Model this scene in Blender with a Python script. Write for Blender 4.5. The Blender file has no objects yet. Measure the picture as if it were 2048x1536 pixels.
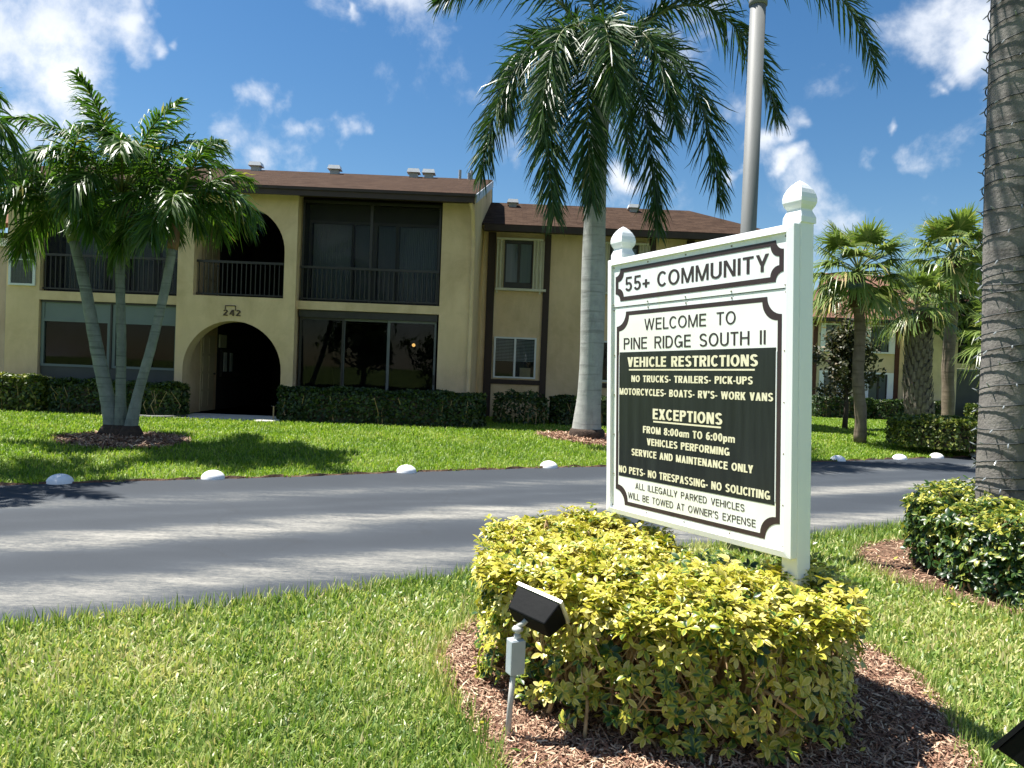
import bpy, bmesh, math, random
import numpy as np
from mathutils import Vector, Matrix
random.seed(7); rng = np.random.default_rng(11)
S = bpy.context.scene
COL = S.collection
rad = math.radians

# ------------------------------------------------------------------ camera
F = 1500.0; PITCH = rad(-0.9); ROLL = rad(2.2); CAM = np.array([0, 0, 1.6])
_f = np.array([0, math.cos(PITCH), math.sin(PITCH)]); _u0 = np.array([0, -math.sin(PITCH), math.cos(PITCH)]); _r0 = np.array([1., 0, 0])
CR = _r0*math.cos(ROLL)+_u0*math.sin(ROLL); CU = -_r0*math.sin(ROLL)+_u0*math.cos(ROLL); CF = _f
cam = bpy.data.objects.new('camera', bpy.data.cameras.new('camera')); COL.objects.link(cam)
cam.matrix_world = Matrix(((CR[0], CU[0], -CF[0], 0), (CR[1], CU[1], -CF[1], 0), (CR[2], CU[2], -CF[2], 1.6), (0, 0, 0, 1)))
cam.data.sensor_width = 36; cam.data.lens = 36*F/2048; cam.data.clip_start = 0.05; cam.data.clip_end = 2000
S.camera = cam
def ray(px, py):
    return CF+(px-1024)/F*CR-(py-768)/F*CU
def at(px, py, Y):            # point seen at a photo pixel, at depth Y
    d = ray(px, py); return CAM+d*(Y/d[1])
def on(px, py, z=0.0):        # point on the level z
    d = ray(px, py); return CAM+d*((z-1.6)/d[2])

# ------------------------------------------------------------------ sky, sun, exposure
SUN_EL = rad(64); SUN_AZ = math.atan2(-0.95, 0.31)
SUNV = Vector((math.sin(SUN_AZ)*math.cos(SUN_EL), math.cos(SUN_AZ)*math.cos(SUN_EL), math.sin(SUN_EL)))
sun = bpy.data.objects.new('sun', bpy.data.lights.new('sun', 'SUN')); COL.objects.link(sun)
sun.data.energy = 5.0; sun.data.angle = rad(0.5); sun.data.color = (1, 0.955, 0.88)
sun.rotation_euler = SUNV.to_track_quat('Z', 'Y').to_euler()
S.view_settings.view_transform = 'Standard'; S.view_settings.look = 'None'; S.view_settings.gamma = 1
S.view_settings.exposure = 1.2
W = bpy.data.worlds.new('World'); S.world = W; W.use_nodes = True
nt = W.node_tree; nt.nodes.clear(); N = nt.nodes.new; LK = nt.links.new
sky = N('ShaderNodeTexSky'); sky.sky_type = 'NISHITA'; sky.sun_disc = False; sky.sun_elevation = SUN_EL; sky.sun_rotation = SUN_AZ
sky.air_density = 1.1; sky.dust_density = 0.3; sky.ozone_density = 2.2
hsv = N('ShaderNodeHueSaturation'); hsv.inputs['Saturation'].default_value = 1.3; LK(sky.outputs[0], hsv.inputs['Color'])
tc = N('ShaderNodeTexCoord')
CL = [(20,60,110),(60,150,120),(15,250,110),(95,250,75),(110,70,60),(-60,150,160),(215,25,42),(240,75,36),(255,110,26),(190,5,30),(290,75,26),(355,65,22),(300,15,20),(215,112,14),
 (480,205,30),(520,190,32),(555,205,24),(460,240,28),(500,240,22),(590,265,34),(630,255,38),(615,285,28),(670,240,30),(700,232,26),(735,248,28),
 (450,275,40),(480,300,40),(530,318,42),(575,322,34),(440,320,50),(830,0,50),(790,8,34),(870,8,36),(712,32,16),(1010,285,50),(1050,320,40),(1230,350,24),(1090,260,40),
 (1400,140,70),(1430,210,60),(1360,250,60),(1580,250,30),(1545,262,22),(1528,300,22),(1585,335,18),(1500,360,16),(1640,160,40),(1690,140,50),(1740,115,55),(1790,95,52),(1840,75,50),(1890,48,42),(1925,32,26),
 (1945,90,44),(1915,125,34),(1880,150,22),(1860,180,22),(1810,335,32),(1850,325,42),(1900,310,46),(1950,310,50),(1885,345,30),(1700,355,24),(1712,325,22),(1790,205,18),(1775,265,14),(2100,60,120),(2150,300,90),(650,-150,120),(1300,-180,150),(-250,100,200)]
CLD = [((-0.5,-0.7,0.45),0.42),((0.3,-0.8,0.35),0.45),((0.75,-0.5,0.5),0.4),((-0.85,-0.1,0.5),0.36),((0.1,-0.45,0.85),0.36),((0.85,0.1,0.45),0.34),((-0.2,-0.95,0.18),0.4),((0.65,-0.75,0.12),0.4),((-0.8,-0.5,0.15),0.35)]   # unseen clouds added outside the picture to brighten the sign and walls
wn = N('ShaderNodeTexNoise'); wn.inputs['Scale'].default_value = 9; wn.inputs['Detail'].default_value = 5; LK(tc.outputs['Generated'], wn.inputs['Vector'])
ws = N('ShaderNodeVectorMath'); ws.operation = 'SUBTRACT'; ws.inputs[1].default_value = (0.5, 0.5, 0.5); LK(wn.outputs['Color'], ws.inputs[0])
wv = N('ShaderNodeVectorMath'); wv.operation = 'MULTIPLY_ADD'; wv.inputs[1].default_value = (0.16, 0.16, 0.10); LK(ws.outputs[0], wv.inputs[0]); LK(tc.outputs['Generated'], wv.inputs[2])
field = None
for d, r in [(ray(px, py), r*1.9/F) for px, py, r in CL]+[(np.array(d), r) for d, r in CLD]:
    d = d/np.linalg.norm(d)
    vm = N('ShaderNodeVectorMath'); vm.operation = 'DISTANCE'; vm.inputs[1].default_value = d; LK(wv.outputs[0], vm.inputs[0])
    mr = N('ShaderNodeMapRange'); mr.inputs[1].default_value = 0; mr.inputs[2].default_value = r; mr.inputs[3].default_value = 1; mr.inputs[4].default_value = 0
    LK(vm.outputs['Value'], mr.inputs[0])
    if field is None: field = mr.outputs[0]
    else:
        mx = N('ShaderNodeMath'); mx.operation = 'SMOOTH_MAX'; mx.inputs[2].default_value = 0.25; LK(field, mx.inputs[0]); LK(mr.outputs[0], mx.inputs[1]); field = mx.outputs[0]
nz = N('ShaderNodeTexNoise'); nz.inputs['Scale'].default_value = 6.5; nz.inputs['Detail'].default_value = 12; nz.inputs['Roughness'].default_value = 0.6; nz.inputs['Distortion'].default_value = 0.15
LK(tc.outputs['Generated'], nz.inputs['Vector'])
ma = N('ShaderNodeMath'); ma.operation = 'MULTIPLY_ADD'; ma.inputs[1].default_value = 3.7; LK(nz.outputs['Fac'], ma.inputs[0]); LK(field, ma.inputs[2])
mr = N('ShaderNodeMapRange'); mr.interpolation_type = 'SMOOTHSTEP'; mr.inputs[1].default_value = 2.18; mr.inputs[2].default_value = 3.1; LK(ma.outputs[0], mr.inputs[0])
n2 = N('ShaderNodeTexNoise'); n2.inputs['Scale'].default_value = 7; n2.inputs['Detail'].default_value = 6; LK(tc.outputs['Generated'], n2.inputs['Vector'])
cr = N('ShaderNodeValToRGB'); cr.color_ramp.elements[0].position = 0.35; cr.color_ramp.elements[0].color = (7.0, 7.6, 8.6, 1); cr.color_ramp.elements[1].position = 0.62; cr.color_ramp.elements[1].color = (9.6, 9.8, 10.1, 1)
LK(n2.outputs['Fac'], cr.inputs[0])
sc_ = N('ShaderNodeMath'); sc_.operation = 'MULTIPLY'; sc_.inputs[1].default_value = 0.93; LK(mr.outputs[0], sc_.inputs[0])
mix = N('ShaderNodeMix'); mix.data_type = 'RGBA'; LK(sc_.outputs[0], mix.inputs[0]); LK(hsv.outputs[0], mix.inputs[6]); LK(cr.outputs[0], mix.inputs[7])
bg = N('ShaderNodeBackground'); bg.inputs['Strength'].default_value = 0.053; LK(mix.outputs[2], bg.inputs['Color'])
wo = N('ShaderNodeOutputWorld'); LK(bg.outputs[0], wo.inputs[0])

# ------------------------------------------------------------------ materials
class NT:
    def __init__(s, name):
        s.m = bpy.data.materials.new(name); s.m.use_nodes = True; s.t = s.m.node_tree; s.t.nodes.clear()
        s.out = s.n('ShaderNodeOutputMaterial')
    def n(s, typ, **kw):
        a = s.t.nodes.new(typ)
        for k, v in kw.items(): setattr(a, k, v)
        return a
    def l(s, a, b): s.t.links.new(a, b)
    def coord(s, scale=(1, 1, 1), rot=(0, 0, 0), kind='Object'):
        c = s.n('ShaderNodeTexCoord'); mp = s.n('ShaderNodeMapping'); mp.inputs['Scale'].default_value = scale; mp.inputs['Rotation'].default_value = rot
        s.l(c.outputs[kind], mp.inputs['Vector']); return mp.outputs[0]
    def noise(s, vec, scale, detail=5, rough=0.55, dist=0.0):
        a = s.n('ShaderNodeTexNoise'); a.inputs['Scale'].default_value = scale; a.inputs['Detail'].default_value = detail; a.inputs['Roughness'].default_value = rough; a.inputs['Distortion'].default_value = dist
        if vec is not None: s.l(vec, a.inputs['Vector'])
        return a.outputs['Fac']
    def ramp(s, fac, els):
        a = s.n('ShaderNodeValToRGB'); e = a.color_ramp.elements
        while len(e) > len(els): e.remove(e[-1])
        while len(e) < len(els): e.new(1)
        for x, (p, c) in zip(e, els): x.position = p; x.color = (*c, 1)
        s.l(fac, a.inputs[0]); return a.outputs[0]
    def math(s, op, a, b=None, c=None):
        m = s.n('ShaderNodeMath', operation=op)
        for i, v in enumerate((a, b, c)):
            if v is None: continue
            if isinstance(v, (int, float)): m.inputs[i].default_value = v
            else: s.l(v, m.inputs[i])
        return m.outputs[0]
    def mix(s, fac, a, b, mode='MIX'):
        m = s.n('ShaderNodeMix', data_type='RGBA', blend_type=mode)
        for i, v in ((0, fac), (6, a), (7, b)):
            if isinstance(v, (int, float)): m.inputs[i].default_value = v
            elif isinstance(v, tuple): m.inputs[i].default_value = (*v, 1)
            else: s.l(v, m.inputs[i])
        return m.outputs[2]
    def sep(s, vec):
        a = s.n('ShaderNodeSeparateXYZ'); s.l(vec, a.inputs[0]); return a.outputs
    def attr(s, name): return s.n('ShaderNodeAttribute', attribute_name=name).outputs['Fac']
    def bsdf(s, col, rough=0.7, spec=0.5, metal=0.0, bump=None, bstr=0.3, bdist=0.01):
        p = s.n('ShaderNodeBsdfPrincipled'); p.inputs['Metallic'].default_value = metal; p.inputs['Specular IOR Level'].default_value = spec
        for key, v in (('Base Color', col), ('Roughness', rough)):
            if isinstance(v, tuple): p.inputs[key].default_value = (*v, 1)
            elif isinstance(v, (int, float)): p.inputs[key].default_value = v
            else: s.l(v, p.inputs[key])
        if bump is not None:
            b = s.n('ShaderNodeBump'); b.inputs['Strength'].default_value = bstr; b.inputs['Distance'].default_value = bdist; s.l(bump, b.inputs['Height']); s.l(b.outputs[0], p.inputs['Normal'])
        return p
    def done(s, sh): s.l(sh.outputs[0], s.out.inputs[0]); return s.m
def pm(name, c1, c2=None, scale=4, rough=0.7, spec=0.4, metal=0.0, bscale=60, bstr=0.15, bdist=0.005, stretch=(1, 1, 1), detail=6):
    t = NT(name); v = t.coord(stretch)
    c2 = c2 or tuple(min(1, x*1.15) for x in c1)
    col = t.ramp(t.noise(v, scale, detail), [(0.3, c1), (0.7, c2)])
    return t.done(t.bsdf(col, rough, spec, metal, t.noise(v, bscale, 4), bstr, bdist))
def leafmat(name, els, rough=0.4, transl=0.3, spec=0.5, noise=0.0, nscale=30, edge=0.0, tcol=1.3):
    t = NT(name); a = t.attr('rnd')
    if noise:
        a = t.math('MULTIPLY_ADD', t.math('SUBTRACT', t.noise(t.coord(), nscale, 3), 0.5), noise, a)
    if edge: a = t.math('MULTIPLY_ADD', t.math('SUBTRACT', t.attr('edge'), 0.5), edge, a)
    col = t.ramp(a, els); p = t.bsdf(col, rough, spec)
    tr = t.n('ShaderNodeBsdfTranslucent'); t.l(t.mix(1.0, col, (tcol, tcol*1.05, tcol*0.6), 'MULTIPLY'), tr.inputs['Color'])
    ms = t.n('ShaderNodeMixShader'); ms.inputs[0].default_value = transl; t.l(p.outputs[0], ms.inputs[1]); t.l(tr.outputs[0], ms.inputs[2])
    return t.done(ms)
M = {}
def stucco(name, c1, c2):
    t = NT(name); v = t.coord(); vs = t.coord((1, 1, 0.25))
    col = t.ramp(t.noise(v, 1.3, 7, 0.6), [(0.3, c1), (0.7, c2)])
    st = t.ramp(t.noise(vs, 3.5, 5, 0.6), [(0.3, (0.92, 0.91, 0.88)), (0.6, (1, 1, 1))])
    col = t.mix(1.0, col, st, 'MULTIPLY'); col = t.mix(1.0, col, t.ramp(t.noise(v, 0.7, 8, 0.7, 0.6), [(0.36, (0.84, 0.83, 0.80)), (0.55, (1, 1, 1))]), 'MULTIPLY')
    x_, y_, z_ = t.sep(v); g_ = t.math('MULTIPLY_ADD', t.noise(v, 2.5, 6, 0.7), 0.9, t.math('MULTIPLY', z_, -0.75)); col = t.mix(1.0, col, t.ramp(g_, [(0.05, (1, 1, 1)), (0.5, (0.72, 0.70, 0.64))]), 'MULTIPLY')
    return t.done(t.bsdf(col, 0.9, 0.2, 0, t.noise(v, 38, 6, 0.65), 0.55, 0.012))
M['stucco'] = stucco('cream_stucco', (0.665, 0.495, 0.30), (0.77, 0.575, 0.355))
M['stucco_far'] = stucco('far_cream_stucco', (0.74, 0.60, 0.37), (0.82, 0.67, 0.43))
M['stucco_pink'] = stucco('pinkish_stucco', (0.42, 0.36, 0.30), (0.48, 0.41, 0.34))
def shingle(name, base, hi, lo):
    t = NT(name); v = t.coord()
    b = t.n('ShaderNodeTexBrick'); b.inputs['Scale'].default_value = 1; b.inputs['Brick Width'].default_value = 0.32; b.inputs['Row Height'].default_value = 0.13; b.inputs['Mortar Size'].default_value = 0.006
    b.inputs['Color1'].default_value = (*hi, 1); b.inputs['Color2'].default_value = (*lo, 1); b.inputs['Mortar'].default_value = tuple(x*0.45 for x in lo)+(1,); b.offset = 0.37; t.l(v, b.inputs['Vector'])
    sp = t.noise(v, 1.1, 6); col = t.mix(0.55, b.outputs[0], t.ramp(t.noise(t.coord((0.35, 1, 1)), 7, 4, 0.8), [(0.40, lo), (0.60, hi)]))
    col = t.mix(t.math('MULTIPLY', sp, 0.5), col, base)
    return t.done(t.bsdf(col, 0.95, 0.04, 0, t.math('MULTIPLY_ADD', b.outputs['Fac'], -1.0, t.noise(v, 60, 3)), 0.6, 0.02))
M['shingle'] = shingle('brown_shingles', (0.058, 0.037, 0.027), (0.095, 0.062, 0.044), (0.032, 0.020, 0.015))
M['shingle_far'] = shingle('reddish_shingles', (0.21, 0.115, 0.085), (0.27, 0.15, 0.105), (0.15, 0.085, 0.062))
M['fascia'] = pm('dark_brown_fascia', (0.035, 0.022, 0.017), (0.05, 0.031, 0.023), 3, 0.6)
M['brown'] = pm('dark_brown_timber', (0.032, 0.018, 0.013), (0.046, 0.026, 0.018), 5, 0.65, stretch=(1, 1, 0.15))
M['redbrown'] = pm('red_brown_timber', (0.075, 0.025, 0.016), (0.10, 0.035, 0.02), 5, 0.65)
M['bronze'] = pm('bronze_metal', (0.028, 0.024, 0.021), (0.04, 0.035, 0.03), 6, 0.45)
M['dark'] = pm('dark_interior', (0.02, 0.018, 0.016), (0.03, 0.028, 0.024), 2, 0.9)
M['blind'] = pm('grey_blind', (0.34, 0.36, 0.37), (0.46, 0.48, 0.49), 3, 0.8, stretch=(12, 12, 0.2))
M['blindlight'] = pm('pale_blind', (0.5, 0.52, 0.53), (0.6, 0.62, 0.62), 3, 0.7)
M['greygreen'] = pm('grey_green_panel', (0.13, 0.165, 0.16), (0.155, 0.19, 0.185), 2, 0.5)
M['darkpanel'] = pm('dark_grey_panel', (0.055, 0.06, 0.053), (0.075, 0.08, 0.07), 2, 0.6)
M['alu'] = pm('aluminium_frame', (0.11, 0.118, 0.115), (0.14, 0.148, 0.145), 5, 0.45)
M['whiteframe'] = pm('white_frame', (0.62, 0.63, 0.62), (0.7, 0.7, 0.69), 4, 0.45)
M['shutter'] = pm('cream_shutter', (0.58, 0.54, 0.41), (0.64, 0.60, 0.46), 3, 0.5)
M['door'] = pm('cream_door', (0.5, 0.40, 0.24), (0.56, 0.46, 0.29), 3, 0.5)
M['galv'] = pm('white_vent_metal', (0.72, 0.74, 0.76), (0.8, 0.82, 0.84), 5, 0.4)
M['galvd'] = pm('grey_vent_metal', (0.32, 0.33, 0.34), (0.4, 0.4, 0.42), 5, 0.4)
M['concrete'] = pm('pale_concrete', (0.5, 0.48, 0.42), (0.62, 0.6, 0.54), 3, 0.9, 0.2, bscale=90)
M['digits'] = pm('brown_digits', (0.07, 0.04, 0.025), (0.09, 0.055, 0.035), 6, 0.6)
t = NT('window_glass')
tr = t.n('ShaderNodeBsdfTransparent'); tr.inputs[0].default_value = (0.62, 0.66, 0.66, 1); gl = t.n('ShaderNodeBsdfGlossy'); gl.inputs['Roughness'].default_value = 0.015
fr = t.n('ShaderNodeFresnel'); fr.inputs['IOR'].default_value = 1.33; ms = t.n('ShaderNodeMixShader'); t.l(fr.outputs[0], ms.inputs[0]); t.l(tr.outputs[0], ms.inputs[1]); t.l(gl.outputs[0], ms.inputs[2]); M['glass'] = t.done(ms)
t = NT('insect_screen')
tr = t.n('ShaderNodeBsdfTransparent'); df = t.bsdf((0.012, 0.014, 0.015), 0.6, 0.4); ms = t.n('ShaderNodeMixShader'); ms.inputs[0].default_value = 0.34; t.l(tr.outputs[0], ms.inputs[1]); t.l(df.outputs[0], ms.inputs[2]); M['screen'] = t.done(ms)
t = NT('lamp_glow'); em = t.n('ShaderNodeEmission'); em.inputs[0].default_value = (1, 0.55, 0.16, 1); em.inputs[1].default_value = 0.7; M['glow'] = t.done(em)
# sign
M['signwhite'] = pm('white_sign_vinyl', (0.82, 0.845, 0.875), (0.87, 0.895, 0.92), 2.5, 0.32, 0.5, bscale=200, bstr=0.03)
t = NT('white_sign_panel'); v = t.coord(); v2 = t.coord((6, 6, 0.5))
col = t.ramp(t.noise(v, 1.7, 6, 0.6), [(0.35, (0.78, 0.825, 0.835)), (0.65, (0.86, 0.89, 0.91))])
dirt = t.ramp(t.noise(v2, 3, 5, 0.65), [(0.30, (0.88, 0.87, 0.74)), (0.48, (1, 1, 1))])
M['signpanel'] = t.done(t.bsdf(t.mix(1, col, dirt, 'MULTIPLY'), 0.35, 0.5, 0, t.noise(v, 160, 3), 0.03, 0.002))
t = NT('yellowed_sign_panel'); v = t.coord(); 
col = t.ramp(t.noise(v, 1.5, 6, 0.6), [(0.3, (0.79, 0.81, 0.70)), (0.6, (0.84, 0.87, 0.85))]); M['signyellow'] = t.done(t.bsdf(col, 0.35, 0.5))
M['signtrim'] = pm('dark_brown_sign_border', (0.032, 0.02, 0.022), (0.045, 0.03, 0.03), 5, 0.4)
t = NT('black_sign_field'); v = t.coord((8, 8, 0.6)); col = t.ramp(t.noise(v, 2.4, 6, 0.6), [(0.4, (0.008, 0.011, 0.012)), (0.75, (0.020, 0.026, 0.026))])
M['signblack'] = t.done(t.bsdf(col, 0.28, 0.5))
M['lettercream'] = pm('cream_lettering', (0.70, 0.67, 0.46), (0.78, 0.75, 0.56), 5, 0.45)
M['letterdark'] = pm('dark_lettering', (0.035, 0.026, 0.026), (0.045, 0.035, 0.035), 5, 0.45)
M['screw'] = pm('rusty_screw', (0.18, 0.16, 0.13), (0.3, 0.26, 0.2), 40, 0.5, metal=0.4)
# ground
def soilmat(name, els, scale=6, fine=70):
    t = NT(name); v = t.coord()
    a = t.math('MULTIPLY_ADD', t.noise(v, fine, 4, 0.7), 0.6, t.math('MULTIPLY', t.noise(v, scale, 5), 0.4))
    return t.done(t.bsdf(t.ramp(a, els), 0.95, 0.15, 0, t.noise(v, fine, 4), 0.8, 0.02))
M['soil'] = soilmat('lawn_thatch', [(0.3, (0.05, 0.075, 0.02)), (0.5, (0.10, 0.155, 0.035)), (0.7, (0.17, 0.20, 0.06))], 1.2, 50)
M['bed'] = soilmat('mulch_soil', [(0.3, (0.05, 0.028, 0.018)), (0.5, (0.15, 0.09, 0.06)), (0.7, (0.27, 0.19, 0.13))], 7, 60)
t = NT('sealed_asphalt'); TH = rad(28.5)
v = t.coord((1, 1, 1), (0, 0, -TH)); x, y, z = t.sep(v)
vs = t.coord((0.22, 1, 1), (0, 0, -TH)); wob = t.math('MULTIPLY', t.math('SUBTRACT', t.noise(vs, 1.2, 5, 0.6), 0.5), 1.1)
yy = t.math('ADD', y, wob)
band = None
for c, w, a in ((5.88, 0.42, 0.95), (7.52, 0.42, 1.05), (9.30, 0.45, 0.55), (8.45, 0.16, 0.22)):
    dd = t.math('DIVIDE', t.math('SUBTRACT', yy, c), w); g = t.math('MULTIPLY', t.math('POWER', 2.718, t.math('MULTIPLY', t.math('MULTIPLY', dd, dd), -1.0)), a)
    band = g if band is None else t.math('ADD', band, g)
vf = t.coord((0.42, 1, 1), (0, 0, -TH))
streak = t.math('MULTIPLY_ADD', t.noise(vs, 5, 6, 0.7), 0.45, t.math('MULTIPLY', t.noise(vf, 42, 8, 0.85), 0.55)); speck = t.noise(t.coord(), 130, 5, 0.85); big = t.noise(t.coord(), 0.8, 4)
f = t.math('MULTIPLY', band, t.math('MULTIPLY_ADD', t.math('SUBTRACT', streak, 0.36), 3.4, 0.22))
f = t.math('ADD', f, t.math('MULTIPLY', t.math('SUBTRACT', speck, 0.5), 0.8)); f = t.math('ADD', f, t.math('MULTIPLY', t.math('SUBTRACT', big, 0.5), 0.35))
crk = t.n('ShaderNodeTexVoronoi', feature='DISTANCE_TO_EDGE'); crk.inputs['Scale'].default_value = 0.22; wv2 = t.n('ShaderNodeVectorMath', operation='MULTIPLY_ADD'); nn2 = t.n('ShaderNodeTexNoise'); nn2.inputs['Scale'].default_value = 1.6; nn2.inputs['Detail'].default_value = 6; t.l(t.coord(), nn2.inputs['Vector']); t.l(nn2.outputs['Color'], wv2.inputs[0]); wv2.inputs[1].default_value = (0.9, 0.9, 0); t.l(t.coord(), wv2.inputs[2]); t.l(wv2.outputs[0], crk.inputs['Vector'])
ckm = t.math('MULTIPLY', t.math('LESS_THAN', crk.outputs['Distance'], 0.0035), t.math('GREATER_THAN', t.noise(t.coord(), 0.5, 3), 0.5))
col = t.ramp(f, [(0.0, (0.029, 0.036, 0.046)), (0.28, (0.044, 0.053, 0.065)), (0.62, (0.145, 0.147, 0.14)), (1.0, (0.29, 0.28, 0.25))])
col = t.mix(t.math('MULTIPLY', ckm, 0.14), col, (0.02, 0.021, 0.022)); M['asphalt'] = t.done(t.bsdf(col, 0.8, 0.35, 0, speck, 0.5, 0.006))
# foliage
M['grass'] = leafmat('grass_blades', [(0.0, (0.085, 0.165, 0.028)), (0.35, (0.20, 0.30, 0.06)), (0.60, (0.39, 0.44, 0.135)), (0.82, (0.56, 0.54, 0.26)), (0.93, (0.48, 0.44, 0.22)), (1.0, (0.56, 0.48, 0.28))], 0.42, 0.35, 0.45, 0.30, 1.3)
M['grassfar'] = leafmat('lawn_blades', [(0.0, (0.09, 0.18, 0.012)), (0.45, (0.19, 0.31, 0.025)), (0.8, (0.31, 0.40, 0.06)), (1.0, (0.38, 0.40, 0.13))], 0.5, 0.35, 0.35, 0.35, 0.9)
M['chips'] = leafmat('mulch_chips', [(0.0, (0.12, 0.06, 0.042)), (0.4, (0.31, 0.175, 0.115)), (0.75, (0.49, 0.335, 0.23)), (1.0, (0.66, 0.52, 0.37))], 0.8, 0.0, 0.2)
M['varieg'] = leafmat('variegated_leaves', [(0.0, (0.012, 0.045, 0.014)), (0.28, (0.045, 0.11, 0.018)), (0.42, (0.20, 0.27, 0.03)), (0.58, (0.40, 0.39, 0.04)), (0.8, (0.56, 0.49, 0.075)), (1.0, (0.68, 0.60, 0.22))], 0.36, 0.22, 0.5, 0.42, 42, 0.30, 1.2)
M['varieg2'] = leafmat('mostly_green_variegated_leaves', [(0.0, (0.010, 0.035, 0.010)), (0.45, (0.035, 0.085, 0.014)), (0.65, (0.13, 0.19, 0.03)), (0.82, (0.42, 0.42, 0.07)), (1.0, (0.62, 0.56, 0.13))], 0.36, 0.22, 0.5, 0.40, 32, 0.25, 1.2)
M['stem'] = pm('tan_stems', (0.34, 0.23, 0.115), (0.52, 0.38, 0.21), 20, 0.8, bscale=120, bstr=0.4)
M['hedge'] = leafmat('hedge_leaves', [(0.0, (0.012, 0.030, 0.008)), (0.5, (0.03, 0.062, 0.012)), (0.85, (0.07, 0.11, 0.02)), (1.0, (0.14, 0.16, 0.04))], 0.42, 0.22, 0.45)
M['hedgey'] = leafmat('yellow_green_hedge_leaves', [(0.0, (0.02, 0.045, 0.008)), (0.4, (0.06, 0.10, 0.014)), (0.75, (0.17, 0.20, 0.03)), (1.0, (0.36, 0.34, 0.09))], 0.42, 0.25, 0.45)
M['treeleaf'] = leafmat('dark_tree_leaves', [(0.0, (0.02, 0.03, 0.012)), (0.45, (0.05, 0.06, 0.024)), (0.8, (0.10, 0.085, 0.04)), (1.0, (0.22, 0.17, 0.10))], 0.5, 0.2, 0.4)
M['coco'] = leafmat('green_palm_leaflets', [(0.0, (0.022, 0.065, 0.010)), (0.5, (0.055, 0.13, 0.015)), (0.9, (0.13, 0.20, 0.024)), (1.0, (0.28, 0.26, 0.07))], 0.40, 0.36, 0.42)
M['royal'] = leafmat('dark_palm_leaflets', [(0.0, (0.016, 0.048, 0.012)), (0.5, (0.036, 0.086, 0.018)), (0.93, (0.08, 0.13, 0.026)), (1.0, (0.30, 0.26, 0.11))], 0.40, 0.24, 0.42)
M['sabal'] = leafmat('fan_palm_segments', [(0.0, (0.06, 0.11, 0.025)), (0.5, (0.16, 0.23, 0.055)), (0.88, (0.34, 0.36, 0.11)), (1.0, (0.42, 0.36, 0.15))], 0.36, 0.28, 0.5)
M['rachis'] = pm('palm_rachis', (0.10, 0.14, 0.03), (0.17, 0.18, 0.05), 8, 0.5)
M['shaft'] = pm('green_crownshaft', (0.10, 0.16, 0.035), (0.18, 0.22, 0.06), 4, 0.4)
M['shaftb'] = pm('brown_crownshaft', (0.16, 0.09, 0.05), (0.24, 0.14, 0.08), 5, 0.5)
def trunkmat(name, c1, c2, dark, ring=9.0, rs=0.35, blot=0.45):
    t = NT(name); v = t.coord(); vz = t.coord((0.5, 0.5, ring)); vv = t.coord((3, 3, 0.5))
    col = t.ramp(t.noise(v, 4.5, 7, 0.65), [(0.3, c1), (0.7, c2)])
    rg = t.noise(vz, 1.6, 3, 0.5); col = t.mix(t.ramp(rg, [(0.56, (0, 0, 0)), (0.66, (rs, rs, rs))]), col, dark)
    bl = t.noise(vv, 3.2, 6, 0.7); col = t.mix(t.ramp(bl, [(0.56, (0, 0, 0)), (0.72, (blot, blot, blot))]), col, dark)
    return t.done(t.bsdf(col, 0.85, 0.25, 0, t.math('MULTIPLY_ADD', rg, 1.0, t.noise(v, 40, 5)), 0.45, 0.02))
M['trunkroyal'] = trunkmat('grey_palm_trunk', (0.29, 0.30, 0.29), (0.42, 0.43, 0.41), (0.16, 0.165, 0.15), 7, 0.5, 0.35)
M['trunkclump'] = trunkmat('mottled_palm_trunk', (0.15, 0.175, 0.16), (0.27, 0.30, 0.275), (0.04, 0.06, 0.045), 16, 0.5, 0.45)
M['trunkdark'] = trunkmat('mottled_dark_palm_trunk', (0.13, 0.155, 0.135), (0.23, 0.26, 0.225), (0.018, 0.03, 0.022), 16, 0.6, 0.85)
M['trunkright'] = trunkmat('weathered_palm_trunk', (0.12, 0.112, 0.105), (0.24, 0.226, 0.205), (0.06, 0.05, 0.045), 5, 0.4, 0.7)
M['trunksabal'] = trunkmat('brown_grey_trunk', (0.13, 0.10, 0.075), (0.22, 0.175, 0.13), (0.06, 0.045, 0.03), 8, 0.5, 0.5)
M['boots'] = pm('grey_brown_boots', (0.13, 0.105, 0.085), (0.28, 0.24, 0.20), 9, 0.9)
M['fiber'] = pm('brown_palm_fibre', (0.06, 0.038, 0.02), (0.12, 0.075, 0.04), 12, 0.95, bscale=60, bstr=0.8, bdist=0.03)
M['roots'] = pm('dark_palm_roots', (0.035, 0.024, 0.018), (0.08, 0.055, 0.04), 14, 0.95, bscale=40, bstr=1, bdist=0.03)
M['bark'] = pm('dark_bark', (0.05, 0.038, 0.03), (0.09, 0.07, 0.055), 12, 0.9)
M['pole'] = pm('grey_metal_pole', (0.14, 0.147, 0.147), (0.19, 0.197, 0.197), 3, 0.6, 0.3, 0.0, stretch=(2, 2, 0.4))
M['black'] = pm('black_lamp_housing', (0.003, 0.004, 0.005), (0.007, 0.008, 0.009), 6, 0.65, 0.12)
M['boxgrey'] = pm('grey_junction_box', (0.36, 0.41, 0.44), (0.43, 0.48, 0.50), 7, 0.55)
M['conduit'] = pm('grey_conduit', (0.42, 0.42, 0.41), (0.5, 0.5, 0.49), 9, 0.5)
M['lens'] = pm('pale_lamp_lens', (0.6, 0.57, 0.45), (0.7, 0.67, 0.55), 6, 0.3)
M['wire'] = pm('dark_green_wire', (0.012, 0.018, 0.018), (0.02, 0.03, 0.03), 8, 0.5)
M['bulb'] = pm('clear_bulb', (0.22, 0.25, 0.26), (0.32, 0.34, 0.35), 8, 0.25)
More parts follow.
